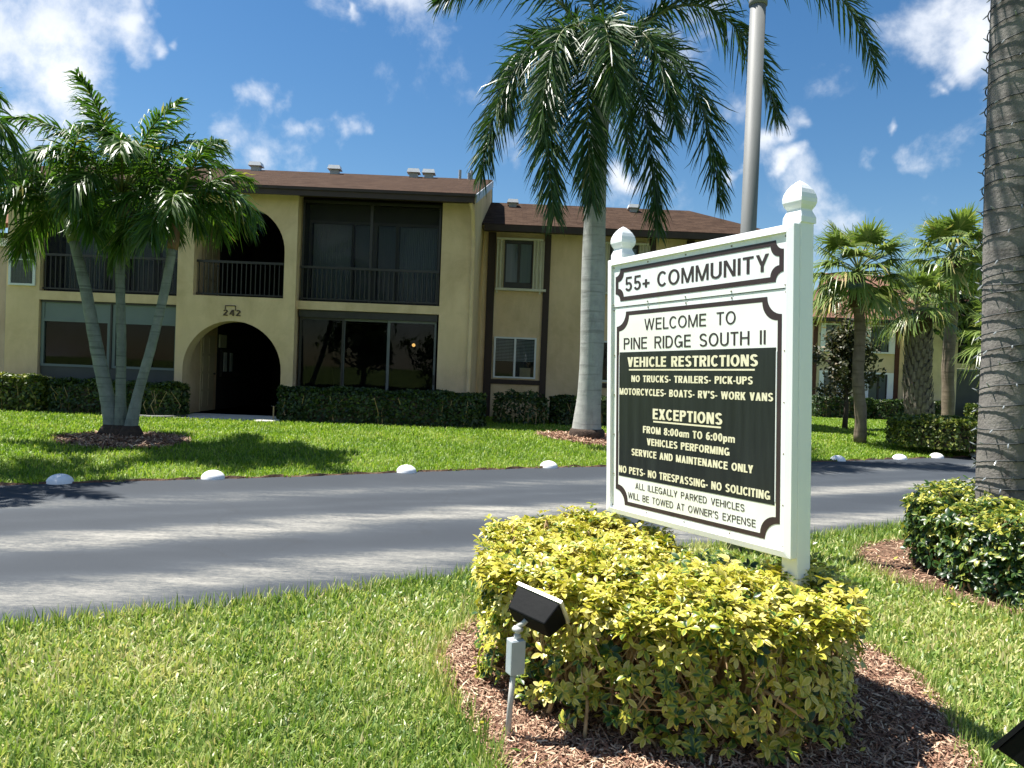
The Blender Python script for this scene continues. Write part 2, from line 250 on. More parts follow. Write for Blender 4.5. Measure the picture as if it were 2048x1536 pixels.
t = NT('white_painted_dome'); v = t.coord(); col = t.ramp(t.noise(v, 9, 6, 0.65), [(0.28, (0.55, 0.57, 0.58)), (0.42, (0.82, 0.84, 0.86)), (0.7, (0.88, 0.89, 0.9))]); M['dome'] = t.done(t.bsdf(col, 0.5, 0.4, 0, t.noise(v, 60, 4), 0.2, 0.004))

# ------------------------------------------------------------------ mesh helpers
def tag(o, label=None, cat=None, group=None, kind=None):
    if label: o['label'] = label
    if cat: o['category'] = cat
    if group: o['group'] = group
    if kind: o['kind'] = kind
    return o
def empty(name, loc=(0, 0, 0), rz=0.0):
    o = bpy.data.objects.new(name, None); COL.objects.link(o); o.location = loc; o.rotation_euler = (0, 0, rz); o.empty_display_size = 0.2
    return o
def link(name, me, mat, parent=None, smooth=False, loc=None):
    o = bpy.data.objects.new(name, me); COL.objects.link(o); me.materials.append(mat)
    if smooth: me.polygons.foreach_set('use_smooth', [True]*len(me.polygons))
    if parent is not None: o.parent = parent
    if loc is not None: o.location = loc
    return o
class MB:
    def __init__(s): s.v = []; s.f = []
    def add(s, vs, fs):
        b = len(s.v); s.v += [tuple(map(float, p)) for p in vs]; s.f += [tuple(i+b for i in f) for f in fs]; return s
    def box(s, x0, x1, y0, y1, z0, z1):
        return s.add([(x0, y0, z0), (x1, y0, z0), (x1, y1, z0), (x0, y1, z0), (x0, y0, z1), (x1, y0, z1), (x1, y1, z1), (x0, y1, z1)],
                     [(0, 3, 2, 1), (4, 5, 6, 7), (0, 1, 5, 4), (1, 2, 6, 5), (2, 3, 7, 6), (3, 0, 4, 7)])
    def hexa(s, p): return s.add(p, [(0, 3, 2, 1), (4, 5, 6, 7), (0, 1, 5, 4), (1, 2, 6, 5), (2, 3, 7, 6), (3, 0, 4, 7)])
    def quad(s, a, b, c, d): return s.add([a, b, c, d], [(0, 1, 2, 3)])
    def tube(s, pts, rs, n=8, cap=True):
        pts = [np.array(p, float) for p in pts]
        if not hasattr(rs, '__len__'): rs = [rs]*len(pts)
        b = len(s.v); prev = None
        for i, p in enumerate(pts):
            T = pts[min(i+1, len(pts)-1)]-pts[max(i-1, 0)]; T /= (np.linalg.norm(T)+1e-9)
            if prev is None:
                a = np.array([0, 0, 1.]) if abs(T[2]) < 0.9 else np.array([1., 0, 0]); U = np.cross(a, T)
            else: U = prev-T*(prev@T)
            U /= np.linalg.norm(U)+1e-9; prev = U; V = np.cross(T, U)
            for k in range(n):
                a = 2*math.pi*k/n; s.v.append(tuple(p+rs[i]*(U*math.cos(a)+V*math.sin(a))))
        for i in range(len(pts)-1):
            for k in range(n): s.f.append((b+i*n+k, b+i*n+(k+1) % n, b+(i+1)*n+(k+1) % n, b+(i+1)*n+k))
        if cap:
            s.f.append(tuple(b+k for k in range(n))[::-1]); s.f.append(tuple(b+(len(pts)-1)*n+k for k in range(n)))
        return s
    def lathe(s, prof, n=16, c=(0, 0, 0), sq=False):
        b = len(s.v)
        for r, z in prof:
            for k in range(n):
                a = 2*math.pi*(k+0.5)/n; s.v.append((c[0]+r*math.cos(a), c[1]+r*math.sin(a), c[2]+z))
        for i in range(len(prof)-1):
            for k in range(n): s.f.append((b+i*n+k, b+i*n+(k+1) % n, b+(i+1)*n+(k+1) % n, b+(i+1)*n+k))
        s.f.append(tuple(b+k for k in range(n))[::-1]); s.f.append(tuple(b+(len(prof)-1)*n+k for k in range(n)))
        return s
    def arch(s, cx, zs, r, x0, x1, zt, y0, y1, n=24):     # wall piece above a round-headed opening, springing at zs
        P = [(cx+r*math.cos(math.pi*i/n), zs+r*math.sin(math.pi*i/n)) for i in range(n+1)]
        for (ax, az), (bx, bz) in zip(P[:-1], P[1:]):
            for y, fl in ((y0, 0), (y1, 1)):
                q = [(bx, y, bz), (ax, y, az), (ax, y, zt), (bx, y, zt)]; s.quad(*(q if not fl else q[::-1]))
            s.quad((ax, y0, az), (bx, y0, bz), (bx, y1, bz), (ax, y1, az))
        if x0 < cx-r: s.box(x0, cx-r, y0, y1, zs, zt)
        if x1 > cx+r: s.box(cx+r, x1, y0, y1, zs, zt)
        return s
    def build(s, name, mat, parent=None, smooth=False, loc=None, xf=None, bevel=0):
        me = bpy.data.meshes.new(name)
        vs = s.v
        if xf is not None: vs = [tuple(xf@Vector(p)) for p in vs]
        me.from_pydata(vs, [], s.f); me.update()
        o = link(name, me, mat, parent, smooth, loc)
        if bevel:
            m = o.modifiers.new('bevel', 'BEVEL'); m.width = bevel; m.segments = 2; m.limit_method = 'ANGLE'; m.angle_limit = rad(50)
        return o
def npmesh(name, V, Fs, mat, parent=None, attrs=None, smooth=False, loc=None):
    """V (n,3); Fs list of (m,k) index arrays; attrs {name: per-vertex floats}"""
    me = bpy.data.meshes.new(name); V = np.asarray(V, np.float32)
    me.vertices.add(len(V)); me.vertices.foreach_set('co', V.ravel())
    Fs = [np.asarray(f, np.int32) for f in Fs if len(f)]
    loops = np.concatenate([f.ravel() for f in Fs]); tot = np.concatenate([np.full(len(f), f.shape[1], np.int32) for f in Fs])
    start = np.concatenate([[0], np.cumsum(tot)[:-1]]).astype(np.int32)
    me.loops.add(len(loops)); me.loops.foreach_set('vertex_index', loops)
    me.polygons.add(len(tot)); me.polygons.foreach_set('loop_start', start); me.polygons.foreach_set('loop_total', tot)
    me.update(calc_edges=True); me.validate()
    for k, a in (attrs or {}).items():
        at_ = me.attributes.new(k, 'FLOAT', 'POINT'); at_.data.foreach_set('value', np.asarray(a, np.float32))
    return link(name, me, mat, parent, smooth, loc)
def nrm(a): return a/(np.linalg.norm(a, axis=-1, keepdims=True)+1e-9)
def strips(P, Wd, wid, rnd):
    """ribbons: P (n,k,3) centre lines, Wd (n,k,3) width directions, wid (n,k) half widths -> V, quads, attrs"""
    n, k, _ = P.shape
    L = P-Wd*wid[..., None]; R = P+Wd*wid[..., None]
    V = np.stack([L, R], 2).reshape(n*k*2, 3)
    b = (np.arange(n)*k*2)[:, None]; i = np.arange(k-1)[None]*2
    q = np.stack([b+i, b+i+1, b+i+3, b+i+2], -1).reshape(-1, 4)
    return V, q, np.repeat(rnd, k*2)
def inpoly(x, y, poly):
    poly = np.asarray(poly, float); ins = np.zeros(len(x), bool); j = len(poly)-1
    for i in range(len(poly)):
        xi, yi = poly[i]; xj, yj = poly[j]
        c = ((yi > y) != (yj > y)) & (x < (xj-xi)*(y-yi)/(yj-yi+1e-12)+xi); ins ^= c; j = i
    return ins
def smooth_poly(P, n=6):
    P = np.asarray(P, float); out = []
    for i in range(len(P)):
        a, b, c, d = P[i-1], P[i], P[(i+1) % len(P)], P[(i+2) % len(P)]
        for k in range(n):
            t = k/n; out.append(0.5*((2*b)+(-a+c)*t+(2*a-5*b+4*c-d)*t*t+(-a+3*b-3*c+d)*t**3))
    return np.array(out)
# ------------------------------------------------------------------ ground
FAR = [(-60, -19), (-20, 1.4), (-9, 7.35), (-6.07, 8.98), (-4.67, 9.76), (-2.94, 10.6), (-1.59, 11.46), (0.7, 12.7), (1.73, 13.16), (5.96, 15.1), (8.7, 16.68), (11.12, 17.9), (12.85, 18.71), (22, 23), (60, 40)]
NEAR = [(-60, -28), (-20, -5.2), (-6, 2.5), (-2.9, 4.3), (-2.19, 4.66), (-1.38, 5.1), (-0.23, 5.86), (0.91, 6.62), (3.01, 7.62), (4.6, 8.62), (7, 10.1), (20, 18), (60, 36)]
FX, FY = np.array(FAR).T; NX, NY = np.array(NEAR).T
def fard(x, y): return (y-np.interp(x, FX, FY))*0.88
def neard(x, y): return (np.interp(x, NX, NY)-y)*0.86
def gz(x, y):
    d = np.clip(fard(x, y)/4.2, 0, 1); h = 0.22*d*d*(3-2*d)
    fall = np.clip((np.asarray(y)-24)/10, 0, 1)
    return h*(1-fall)
def axis(lo, hi, step, far):
    a = list(np.arange(lo, hi+1e-6, step)); b = []; s = step; x = hi
    while x < far: s *= 1.35; x += s; b.append(x)
    c = []; s = step; x = lo
    while x > -far: s *= 1.35; x -= s; c.append(x)
    return np.array(c[::-1]+a+b)
gx = axis(-16, 26, 0.4, 700); gy = axis(1, 30, 0.4, 700)
GX, GY = np.meshgrid(gx, gy); nx, ny = len(gx), len(gy)
V = np.stack([GX.ravel(), GY.ravel(), gz(GX.ravel(), GY.ravel())], 1)
i, j = np.meshgrid(np.arange(nx-1), np.arange(ny-1)); b = (j*nx+i).ravel()
tag(npmesh('ground', V, [np.stack([b, b+1, b+nx+1, b+nx], 1)], M['soil'], smooth=True), 'green lawn ground spreading under the grass, road and buildings', 'ground', None, 'structure')
xs = np.concatenate([np.linspace(-60, -8, 14), np.linspace(-7.5, 14, 60), np.linspace(15, 60, 12)])
wob = 0.03*np.sin(xs*5.1)+0.025*np.sin(xs*11.7+1)
nyv = np.interp(xs, NX, NY)+wob-0.03; fyv = np.interp(xs, FX, FY)+0.02*np.sin(xs*7.3)+0.02
K = 6
V = np.array([(x, a+(c-a)*k/K, 0.006) for x, a, c in zip(xs, nyv, fyv) for k in range(K+1)])
b = np.array([ii*(K+1)+k for ii in range(len(xs)-1) for k in range(K)])
tag(npmesh('road', V, [np.stack([b, b+K+1, b+K+2, b+1], 1)], M['asphalt']), 'grey asphalt drive with paler worn wheel tracks', 'road', None, 'structure')
BED1 = smooth_poly([(-0.18, 4.79), (-0.36, 4.26), (-0.31, 3.84), (-0.17, 3.41), (-0.02, 3.0), (0.1, 2.5), (0.9, 2.2), (1.75, 2.6), (2.14, 3.45), (2.30, 4.16), (2.22, 4.65), (1.9, 5.0), (1.5, 4.9), (1.1, 5.1), (0.5, 5.3), (0.05, 5.2)])
BED2 = smooth_poly([(3.32, 7.16), (3.8, 7.62), (5, 8.1), (6.8, 7.4), (7.0, 5.4), (4.9, 4.6), (3.75, 5.2), (3.36, 5.72), (3.13, 6.36)])
BED3 = smooth_poly([(-7.6, 12.6), (-7.2, 13.45), (-6.5, 13.6), (-5.75, 13.3), (-5.45, 12.75), (-5.7, 12.1), (-6.4, 11.7), (-7.15, 11.9)])
BED4 = smooth_poly([(0.55, 16.9), (1.1, 17.5), (1.9, 17.7), (2.8, 17.3), (3.0, 16.4), (2.2, 15.7), (1.2, 15.95)])
def bed(poly, lab):
    c = poly.mean(0); R = 10; n = len(poly)
    V = [(c[0], c[1], float(gz(c[0], c[1]))+0.012)]; fs3 = []; fs4 = []
    for r in range(1, R+1):
        for p in poly:
            q = c+(p-c)*r/R; V.append((q[0], q[1], float(gz(q[0], q[1]))+0.012))
    for k in range(n): fs3.append((0, 1+k, 1+(k+1) % n))
    for r in range(R-1):
        for k in range(n):
            a = 1+r*n+k; b2 = 1+r*n+(k+1) % n; fs4.append((a, a+n, b2+n, b2))
    tag(npmesh('mulch_bed', V, [np.array(fs3), np.array(fs4)], M['bed']), lab, 'mulch bed', None, 'structure')
bed(BED1, 'brown mulch bed under the yellow shrub and the white sign'); bed(BED2, 'mulch bed under the dark hedge at the wire wrapped palm')
bed(BED3, 'round mulch bed at the foot of three slim palms'); bed(BED4, 'mulch bed at the foot of the thick royal palm')
le = MB(); ex = [x for x in np.arange(-14, 20.01, 0.12)]
for x0, x1 in zip(ex[:-1], ex[1:]):
    def ed(x, o): 
        y = np.interp(x, FX, FY)+0.02*math.sin(x*7.3)+0.012*math.sin(x*31); return y+o
    def zt(x): return 0.030+0.012*math.sin(x*13)+0.008*math.sin(x*41)
    le.quad((x0, ed(x0, -0.005), 0.0), (x1, ed(x1, -0.005), 0.0), (x1, ed(x1, 0.02), zt(x1)), (x0, ed(x0, 0.02), zt(x0)))
    le.quad((x0, ed(x0, 0.02), zt(x0)), (x1, ed(x1, 0.02), zt(x1)), (x1, ed(x1, 0.16), 0.004), (x0, ed(x0, 0.16), 0.004))
tag(le.build('lawn_edge', M['bed']), 'dark cut soil edge of the lawn along the road', 'lawn edge', None, 'structure')
# walkway
w = MB(); 
for (a, b_) in (((-8.0, 17.1), (-6.0, 17.95)),): pass
WALK = [(-7.75, 17.25), (-6.25, 17.45), (-5.35, 17.9), (-5.4, 18.95), (-7.95, 18.95), (-8.0, 17.6)]
w.add([(x, y, 0.262) for x, y in WALK]+[(x, y, 0.1) for x, y in WALK], [tuple(range(6))]+[(k, k+6, (k+1) % 6+6, (k+1) % 6) for k in range(6)])
tag(w.build('walkway', M['concrete']), 'pale concrete walkway slab before the lower arch', 'walkway', None, 'structure')
# mulch chips
def chips(name, poly, n, lab, dmax=99, size=1.0):
    lo = poly.min(0); hi = poly.max(0); x = rng.uniform(lo[0], hi[0], n*3); y = rng.uniform(lo[1], hi[1], n*3)
    ok = inpoly(x, y, poly) & (y < dmax); x = x[ok][:n]; y = y[ok][:n]; n = len(x)
    L = rng.uniform(0.007, 0.028, n)*size; wd = rng.uniform(0.0016, 0.0048, n)*size; a = rng.uniform(0, 2*math.pi, n); til = rng.normal(0, 0.30, n)
    d = np.stack([np.cos(a)*np.cos(til), np.sin(a)*np.cos(til), np.sin(til)], 1); sd = nrm(np.stack([-np.sin(a), np.cos(a), rng.normal(0, 0.5, n)], 1))
    c = np.stack([x, y, gz(x, y)+0.018+rng.uniform(0, 0.02, n)+np.abs(np.sin(til))*L], 1)
    tt = np.array([-1, -0.3, 0.4, 1])[None, :, None]
    P = c[:, None]+d[:, None]*L[:, None, None]*tt; P[..., 2] -= (tt[..., 0]**2)*L[:, None]*rng.uniform(-0.1, 0.35, n)[:, None]
    V, q, r = strips(P, np.repeat(sd[:, None], 4, 1), wd[:, None]*np.array([0.5, 1, 0.9, 0.35])[None], rng.uniform(0, 1, n)**1.2)
    tag(npmesh(name, V, [q], M['chips'], attrs={'rnd': r}), lab, 'mulch', None, 'stuff')
chips('mulch', BED1, 52000, 'shredded bark mulch spread under the yellow shrub')
chips('mulch', BED2, 9000, 'bark mulch and litter under the dark hedge', size=1.3)
chips('mulch', BED3, 3500, 'bark mulch around the three slim palms', size=2.4)
chips('mulch', BED4, 3500, 'bark mulch around the thick royal palm', size=2.6)
# grass
def grass(name, x, y, h, wd, mat, lab, lean=0.8, tip=0.25, seed=0, z0=0.0):
    n = len(x); a = rng.uniform(0, 2*math.pi, n); ln = np.abs(rng.normal(lean*0.75, lean*0.45, n)); 
    hd = np.stack([np.cos(a), np.sin(a)], 1); P = np.zeros((n, 4, 3)); P[:, 0] = np.stack([x, y, gz(x, y)-0.004+z0], 1)
    for k, t_ in ((1, 0.38), (2, 0.74), (3, 1.0)):
        e = ln*(0.35+0.9*t_); P[:, k, :2] = P[:, k-1, :2]+hd*(np.sin(np.minimum(e, 1.9))*h*0.36)[:, None]; P[:, k, 2] = P[:, k-1, 2]+np.cos(np.minimum(e, 1.9))*h*0.36
    tw = rng.normal(0, 0.5, n); sd = np.stack([-hd[:, 1]*np.cos(tw), hd[:, 0]*np.cos(tw), np.sin(tw)], 1)
    # patchy tone
    pa = 0.5+0.5*np.sin(x*1.9+1.3*np.sin(y*1.1+seed))*np.sin(y*2.3+1.7*np.sin(x*0.8+1))
    pb = 0.5+0.5*np.sin(x*5.3+2*np.sin(y*3.1))*np.sin(y*4.7+2*np.sin(x*2.9))
    rnd = np.clip(rng.normal(0.43, 0.24, n)+0.34*(pa-0.5)+0.2*(pb-0.5)+(rng.random(n) < 0.05)*0.45, 0, 1)
    wk = wd[:, None]*np.array([0.75, 1, 0.8, tip*0.3])[None]
    V, q, r = strips(P, np.repeat(sd[:, None], 4, 1), wk, rnd)
    tag(npmesh(name, V, [q], mat, attrs={'rnd': r}), lab, 'grass', None, 'stuff')
def scatter(x0, x1, y0, y1, dens, keep):
    n = int((x1-x0)*(y1-y0)*dens); x = rng.uniform(x0, x1, n); y = rng.uniform(y0, y1, n); k = keep(x, y); return x[k], y[k]
BIGB = [np.array(BED1.mean(0)+(BED1-BED1.mean(0))*0.97), np.array(BED2.mean(0)+(BED2-BED2.mean(0))*0.98)]
jit = lambda x: 0.045*np.sin(x*9)+0.03*np.sin(x*23)
def keepn(x, y):
    d = np.hypot(x, y); fr = rng.random(len(x)) < np.clip((3.0/np.maximum(d, 0.5))**1.6, 0, 1)
    return (neard(x, y) > -0.03+jit(x)) & ~inpoly(x, y, BIGB[0]) & ~inpoly(x, y, BIGB[1]) & (np.abs(x-0.02*y) < y*0.80+2.6) & fr
x, y = scatter(-6.0, 9.5, 1.6, 11.5, 8200, keepn); d = np.hypot(x, y)
grass('grass', x, y, rng.uniform(0.035, 0.075, len(x)), rng.uniform(0.0026, 0.0052, len(x))*np.clip(d/3.2, 1, 2.2), M['grass'], 'short sunlit grass on the near verge around the sign', 0.95)
e = np.concatenate([rng.uniform(-6, 9.5, 6700)]); ye = np.interp(e, NX, NY)-rng.exponential(0.07, len(e))+0.02
be = BED1[rng.integers(0, len(BED1), 2600)]+rng.normal(0, 0.035, (2600, 2)); be2 = BED2[rng.integers(0, len(BED2), 1500)]+rng.normal(0, 0.04, (1500, 2))
x = np.concatenate([e, be[:, 0], be2[:, 0]]); y = np.concatenate([ye, be[:, 1], be2[:, 1]])
grass('grass', x, y, rng.uniform(0.06, 0.13, len(x)), rng.uniform(0.0022, 0.0042, len(x)), M['grass'], 'longer grass along the edges of the near verge', 0.55)
BF = [BED3.mean(0)+(BED3-BED3.mean(0))*0.95, BED4.mean(0)+(BED4-BED4.mean(0))*0.95, np.array(WALK)]
def keepf(x, y):
    d = np.hypot(x, y); fr = rng.random(len(x)) < np.clip((12.0/d)**1.3, 0, 1)
    m = (fard(x, y) > 0.02+jit(x)*0.8) & (np.abs(x) < y*0.72+3.5) & fr & (y < np.where(x < -0.8, 18.9, 22.2))
    for b_ in BF: m &= ~inpoly(x, y, b_)
    return m
x, y = scatter(-17, 18, 3.0, 22.2, 900, keepf); d = np.hypot(x, y)
grass('grass', x, y, rng.uniform(0.05, 0.085, len(x)), rng.uniform(0.006, 0.011, len(x))*np.clip(d/13, 0.8, 1.6), M['grassfar'], 'bright green lawn between the road and the building', 0.85, 0.5, 3)
x, y = scatter(6, 34, 20, 38, 160, lambda x, y: (fard(x, y) > 0.1) & (x < y*0.75+1) & ((y > 22.2) | (x > 16)))
grass('grass', x, y, rng.uniform(0.05, 0.08, len(x)), rng.uniform(0.014, 0.024, len(x)), M['grassfar'], 'bright green lawn before the far building on the right', 0.85, 0.5, 3)
# ------------------------------------------------------------------ sign writer's lettering, drawn stroke by stroke
def glyph(ch, w, h, k):
    """list of convex quads strips for a character; cap height 1, stem w, bar h, width factor k. returns (pieces, width)"""
    P = []
    def R(x0, x1, y0, y1): P.append([(x0, y0), (x1, y0), (x1, y1), (x0, y1)])
    def Dg(xb, xt, y0, y1, ww): P.append([(xb-ww/2, y0), (xb+ww/2, y0), (xt+ww/2, y1), (xt-ww/2, y1)])
    def A(cx, cy, rx, ry, a0, a1, ww=None, hh=None, n=14):
        ww = w if ww is None else ww; hh = h if hh is None else hh
        for i in range(n):
            q = []
            for t, o in ((i, 0), (i+1, 0), (i+1, 1), (i, 1)):
                a = math.radians(a0+(a1-a0)*t/n); q.append((cx+(rx-(0 if not o else ww))*math.cos(a), cy+(ry-(0 if not o else hh))*math.sin(a)))
            P.append(q)
    d = w*1.12
    W = {'I': w, 'M': .86*k, 'W': 1.06*k, 'O': .82*k, 'G': .78*k, 'C': .76*k, 'Q': .82*k, 'E': .60*k, 'F': .57*k, 'L': .55*k, 'S': .68*k, 'T': .62*k, 'A': .74*k, 'V': .72*k, 'Y': .72*k, 'X': .72*k, 'K': .70*k, 'N': .72*k, 'H': .72*k, 'U': .70*k, 'D': .72*k, 'P': .66*k, 'R': .70*k, 'B': .68*k,
         '5': .60*k, '8': .66*k, '0': .66*k, '6': .62*k, '2': .56*k, '4': .60*k, '+': .56*k, '-': .30*k, ':': w, "'": w*.7, 'a': .62*k, 'p': .62*k, 'm': .96*k, ' ': .34*k}[ch]
    W = max(W, w*1.0)
    if ch == 'I': R(0, w, 0, 1)
    elif ch in 'LEF':
        R(0, w, 0, 1)
        if ch != 'F': R(w, W, 0, h)
        if ch != 'L': R(w, W, 1-h, 1); R(w, W*.93, .53-h/2, .53+h/2)
    elif ch == 'T': R(0, W, 1-h, 1); R(W/2-w/2, W/2+w/2, 0, 1-h)
    elif ch == 'H': R(0, w, 0, 1); R(W-w, W, 0, 1); R(w, W-w, .52-h/2, .52+h/2)
    elif ch == 'N': R(0, w*.92, 0, 1); R(W-w*.92, W, 0, 1); Dg(W-w*.6, w*.6, 0, 1, d)
    elif ch == 'M': R(0, w*.85, 0, 1); R(W-w*.85, W, 0, 1); Dg(W/2, w*.55, 0, 1, w*.95); Dg(W/2, W-w*.55, 0, 1, w*.95)
    elif ch == 'V': Dg(W/2, d/2, 0, 1, d); Dg(W/2, W-d/2, 0, 1, d)
    elif ch == 'W':
        e = w*.92
        for a, b in ((.27, e/2/W), (.27, .5), (.73, .5), (.73, 1-e/2/W)): Dg(a*W, b*W, 0, 1, e)
    elif ch == 'A': Dg(d/2, W/2, 0, 1, d); Dg(W-d/2, W/2, 0, 1, d); R(W*.24, W*.76, .24, .24+h*.9)
    elif ch == 'Y': Dg(W/2, d/2, .36, 1, d); Dg(W/2, W-d/2, .36, 1, d); R(W/2-w/2, W/2+w/2, 0, .42)
    elif ch == 'X': Dg(d/2, W-d/2, 0, 1, d); Dg(W-d/2, d/2, 0, 1, d)
    elif ch == 'K': R(0, w, 0, 1); Dg(w*.7, W-d/2, .30, 1, d); Dg(W-d/2, w*1.2, 0, .62, d)
    elif ch in 'O0': A(W/2, .5, W/2, .512, 0, 360, n=26)
    elif ch == 'C': A(W/2, .5, W/2, .512, 42, 318, n=22)
    elif ch == 'G': A(W/2, .5, W/2, .512, 42, 345, n=22); R(W-w*.8, W, 0.04, .48); R(W*.52, W-w*.8, .48-h, .48)
    elif ch == 'U': R(0, w, .3, 1); R(W-w, W, .3, 1); A(W/2, .3, W/2, .312, 180, 360)
    elif ch == 'S': A(W/2, .735, W*.47, .277, 22, 268); A(W/2, .262+h*.02, W/2, .277+h*.0, 92, -158)
    elif ch == 'D': R(0, w, 0, 1); R(w, W-.40*k, 1-h, 1); R(w, W-.40*k, 0, h); A(W-.40*k, .5, .40*k, .5, 90, -90)
    elif ch in 'PR':
        r = .27; R(0, w, 0, 1); R(w, W-r*k*1.0, 1-h, 1); R(w, W-r*k*1.0, 1-2*r-h*.15, 1-2*r+h*.85); A(W-r*k, 1-r-h*.07, r*k, r+h*.07, 90, -90)
        if ch == 'R': Dg(W-d/2, W*.55, 0, 1-2*r, d)
    elif ch == 'B':
        R(0, w, 0, 1); r = .25
        for cy, rr, x in ((.745, .255, W-.02), (.265, .265, W)):
            R(w, x-r*k, cy+rr-h, cy+rr); R(w, x-r*k, cy-rr, cy-rr+h*.9); A(x-r*k, cy, r*k, rr, 90, -90)
    elif ch == '5': R(W*.14, W*.95, 1-h, 1); R(W*.10, W*.10+w*.85, .46, 1-h); A(W/2, .31, W/2, .322, 140, -155)
    elif ch == '8': A(W/2, .745, W*.46, .265, 0, 360, n=20); A(W/2, .27, W/2, .282, 0, 360, n=20)
    elif ch == '6': A(W/2, .315, W/2, .327, 0, 360, n=20); A(W*.58, .5, W*.58, .512, 60, 180)
    elif ch == '2': A(W/2, .70, W/2, .312, 160, -18); Dg(w*.5, W-w*.75, h*.8, .62, d); R(0, W, 0, h)
    elif ch == '4': R(W*.62, W*.62+w, 0, 1); R(0, W, .22, .22+h); Dg(w*.45, W*.62, .25, 1, w*.9)
    elif ch == '+': R(0, W, .36-h*.5, .36+h*.5); R(W/2-w/2, W/2+w/2, .36-W/2, .36-h*.5); R(W/2-w/2, W/2+w/2, .36+h*.5, .36+W/2)
    elif ch == '-': R(0, W, .38-h*.4, .38+h*.5)
    elif ch == ':': R(0, w, 0, h*1.1); R(0, w, .5, .5+h*1.1)
    elif ch == "'": R(0, W, .70, 1)
    elif ch == 'a': A(W*.46, .345, W*.46, .36, 0, 360, ww=w*.9, n=20); R(W-w*.9, W, 0, .69)
    elif ch == 'p': R(0, w*.9, -.26, .69); A(W*.54, .345, W*.46, .36, 0, 360, ww=w*.9, n=20)
    elif ch == 'm':
        u_ = w*.85; R(0, u_, 0, .69)
        for x in (.5*W-u_/2, W-u_):
            R(x, x+u_, 0, .46); A(x+u_-(.5*W+u_/2)/2, .46, (.5*W+u_/2)/2, .25, 0, 180, ww=u_)
    return P, W
def lettering(name, body, s0, s1, base, cap, mat, parent, frame, n=0.001, w=0.14, h=0.12, k=1.0, sp=0.13, thick=0.0012, slope=0.0, space=None):
    x = 0.0; items = []; words = [[]]
    for ch in body:
        P, W_ = glyph(ch, w, h, k)
        if ch == ' ': x += (space or W_)+sp; words.append([]); continue
        words[-1].append((x, P)); x += W_+sp
        if ch in 'CL': x -= 0.055
    tot = x-sp; sc = (s1-s0)/tot; out = None
    for items in words:
        mb = MB(); cnt = 0
        for x0, P in items:
            for q in P:
                ar = sum(q[i][0]*q[(i+1) % 4][1]-q[(i+1) % 4][0]*q[i][1] for i in range(4))
                if ar < 0: q = q[::-1]
                cnt += 1; z = n+thick+0.00002*(cnt % 23); pts = [(s0+(x0+a)*sc, base+b*cap+slope*(x0+a)*sc) for a, b in q]
                mb.add([frame(a, b, z) for a, b in pts]+[frame(a, b, n-0.0004) for a, b in pts], [(0, 1, 2, 3), (4, 5, 1, 0), (5, 6, 2, 1), (6, 7, 3, 2), (7, 4, 0, 3)])
        out = mb.build(name, mat, parent)
    return out

# ------------------------------------------------------------------ apartment building
AL = rad(1.0)
bld = empty('apartment_building', (-19*math.sin(AL), 19*math.cos(AL), 0), AL)
tag(bld, 'two storey cream apartment building with arches, dark balconies and brown shingle roof', 'building')
GZ = 0.15; CEIL = 5.9
# front wall of the main block
w = MB(); T = 0.30
w.box(-12.4, -11.58, 0, T, GZ, CEIL)                       # left pier
w.box(-11.58, -8.10, 0, T, 2.97, 3.19)                     # slab edge, left bay
w.box(-1.58, -0.82, 0, T, GZ, CEIL)                        # right pier
w.box(-5.16, -1.58, 0, T, 2.985, 3.195)                    # slab edge, right bay
fy = -0.16                                                 # the arched bay stands proud
w.box(-8.10, -7.90, fy, T, GZ, 1.39); w.box(-5.46, -5.16, fy, T, GZ, 1.39)
w.arch(-6.68, 1.39, 1.22, -8.10, -5.16, 2.80, fy, T)
w.box(-8.10, -5.16, fy, T, 2.80, 3.22)
w.box(-8.10, -7.70, fy, T, 3.22, 4.37); w.box(-5.46, -5.16, fy, T, 3.22, 4.37)
w.arch(-6.58, 4.37, 1.12, -8.10, -5.16, CEIL, fy, T)
w.build('wall', M['stucco'], bld)
# gable side wall, back and left walls
def sk(d): return -0.82+0.07*min(d, 5.0)
w = MB()
prof = [(0.30, GZ), (10.0, GZ), (10.0, 5.75), (5.0, 7.55), (0.30, 6.02)]
n = len(prof); o = [(sk(d), d, z) for d, z in prof]; i_ = [(sk(d)-0.2, d, z) for d, z in prof]
w.add(o+i_, [tuple(range(n)), tuple(range(n, 2*n))[::-1]]+[(k, k+n, (k+1) % n+n, (k+1) % n) for k in range(n)])
w.box(-12.4, -12.2, 0.30, 10, GZ, 5.75); w.box(-12.2, -0.72, 9.8, 10, GZ, 5.75)
w.build('wall', M['stucco'], bld)
# wing wall
w = MB(); WD = 3.3
w.box(-0.60, 7.9, WD, WD+0.25, GZ, 5.80); w.box(7.65, 7.9, WD+0.25, 8.0, GZ, 5.8)
w.build('wall', M['stucco'], bld)
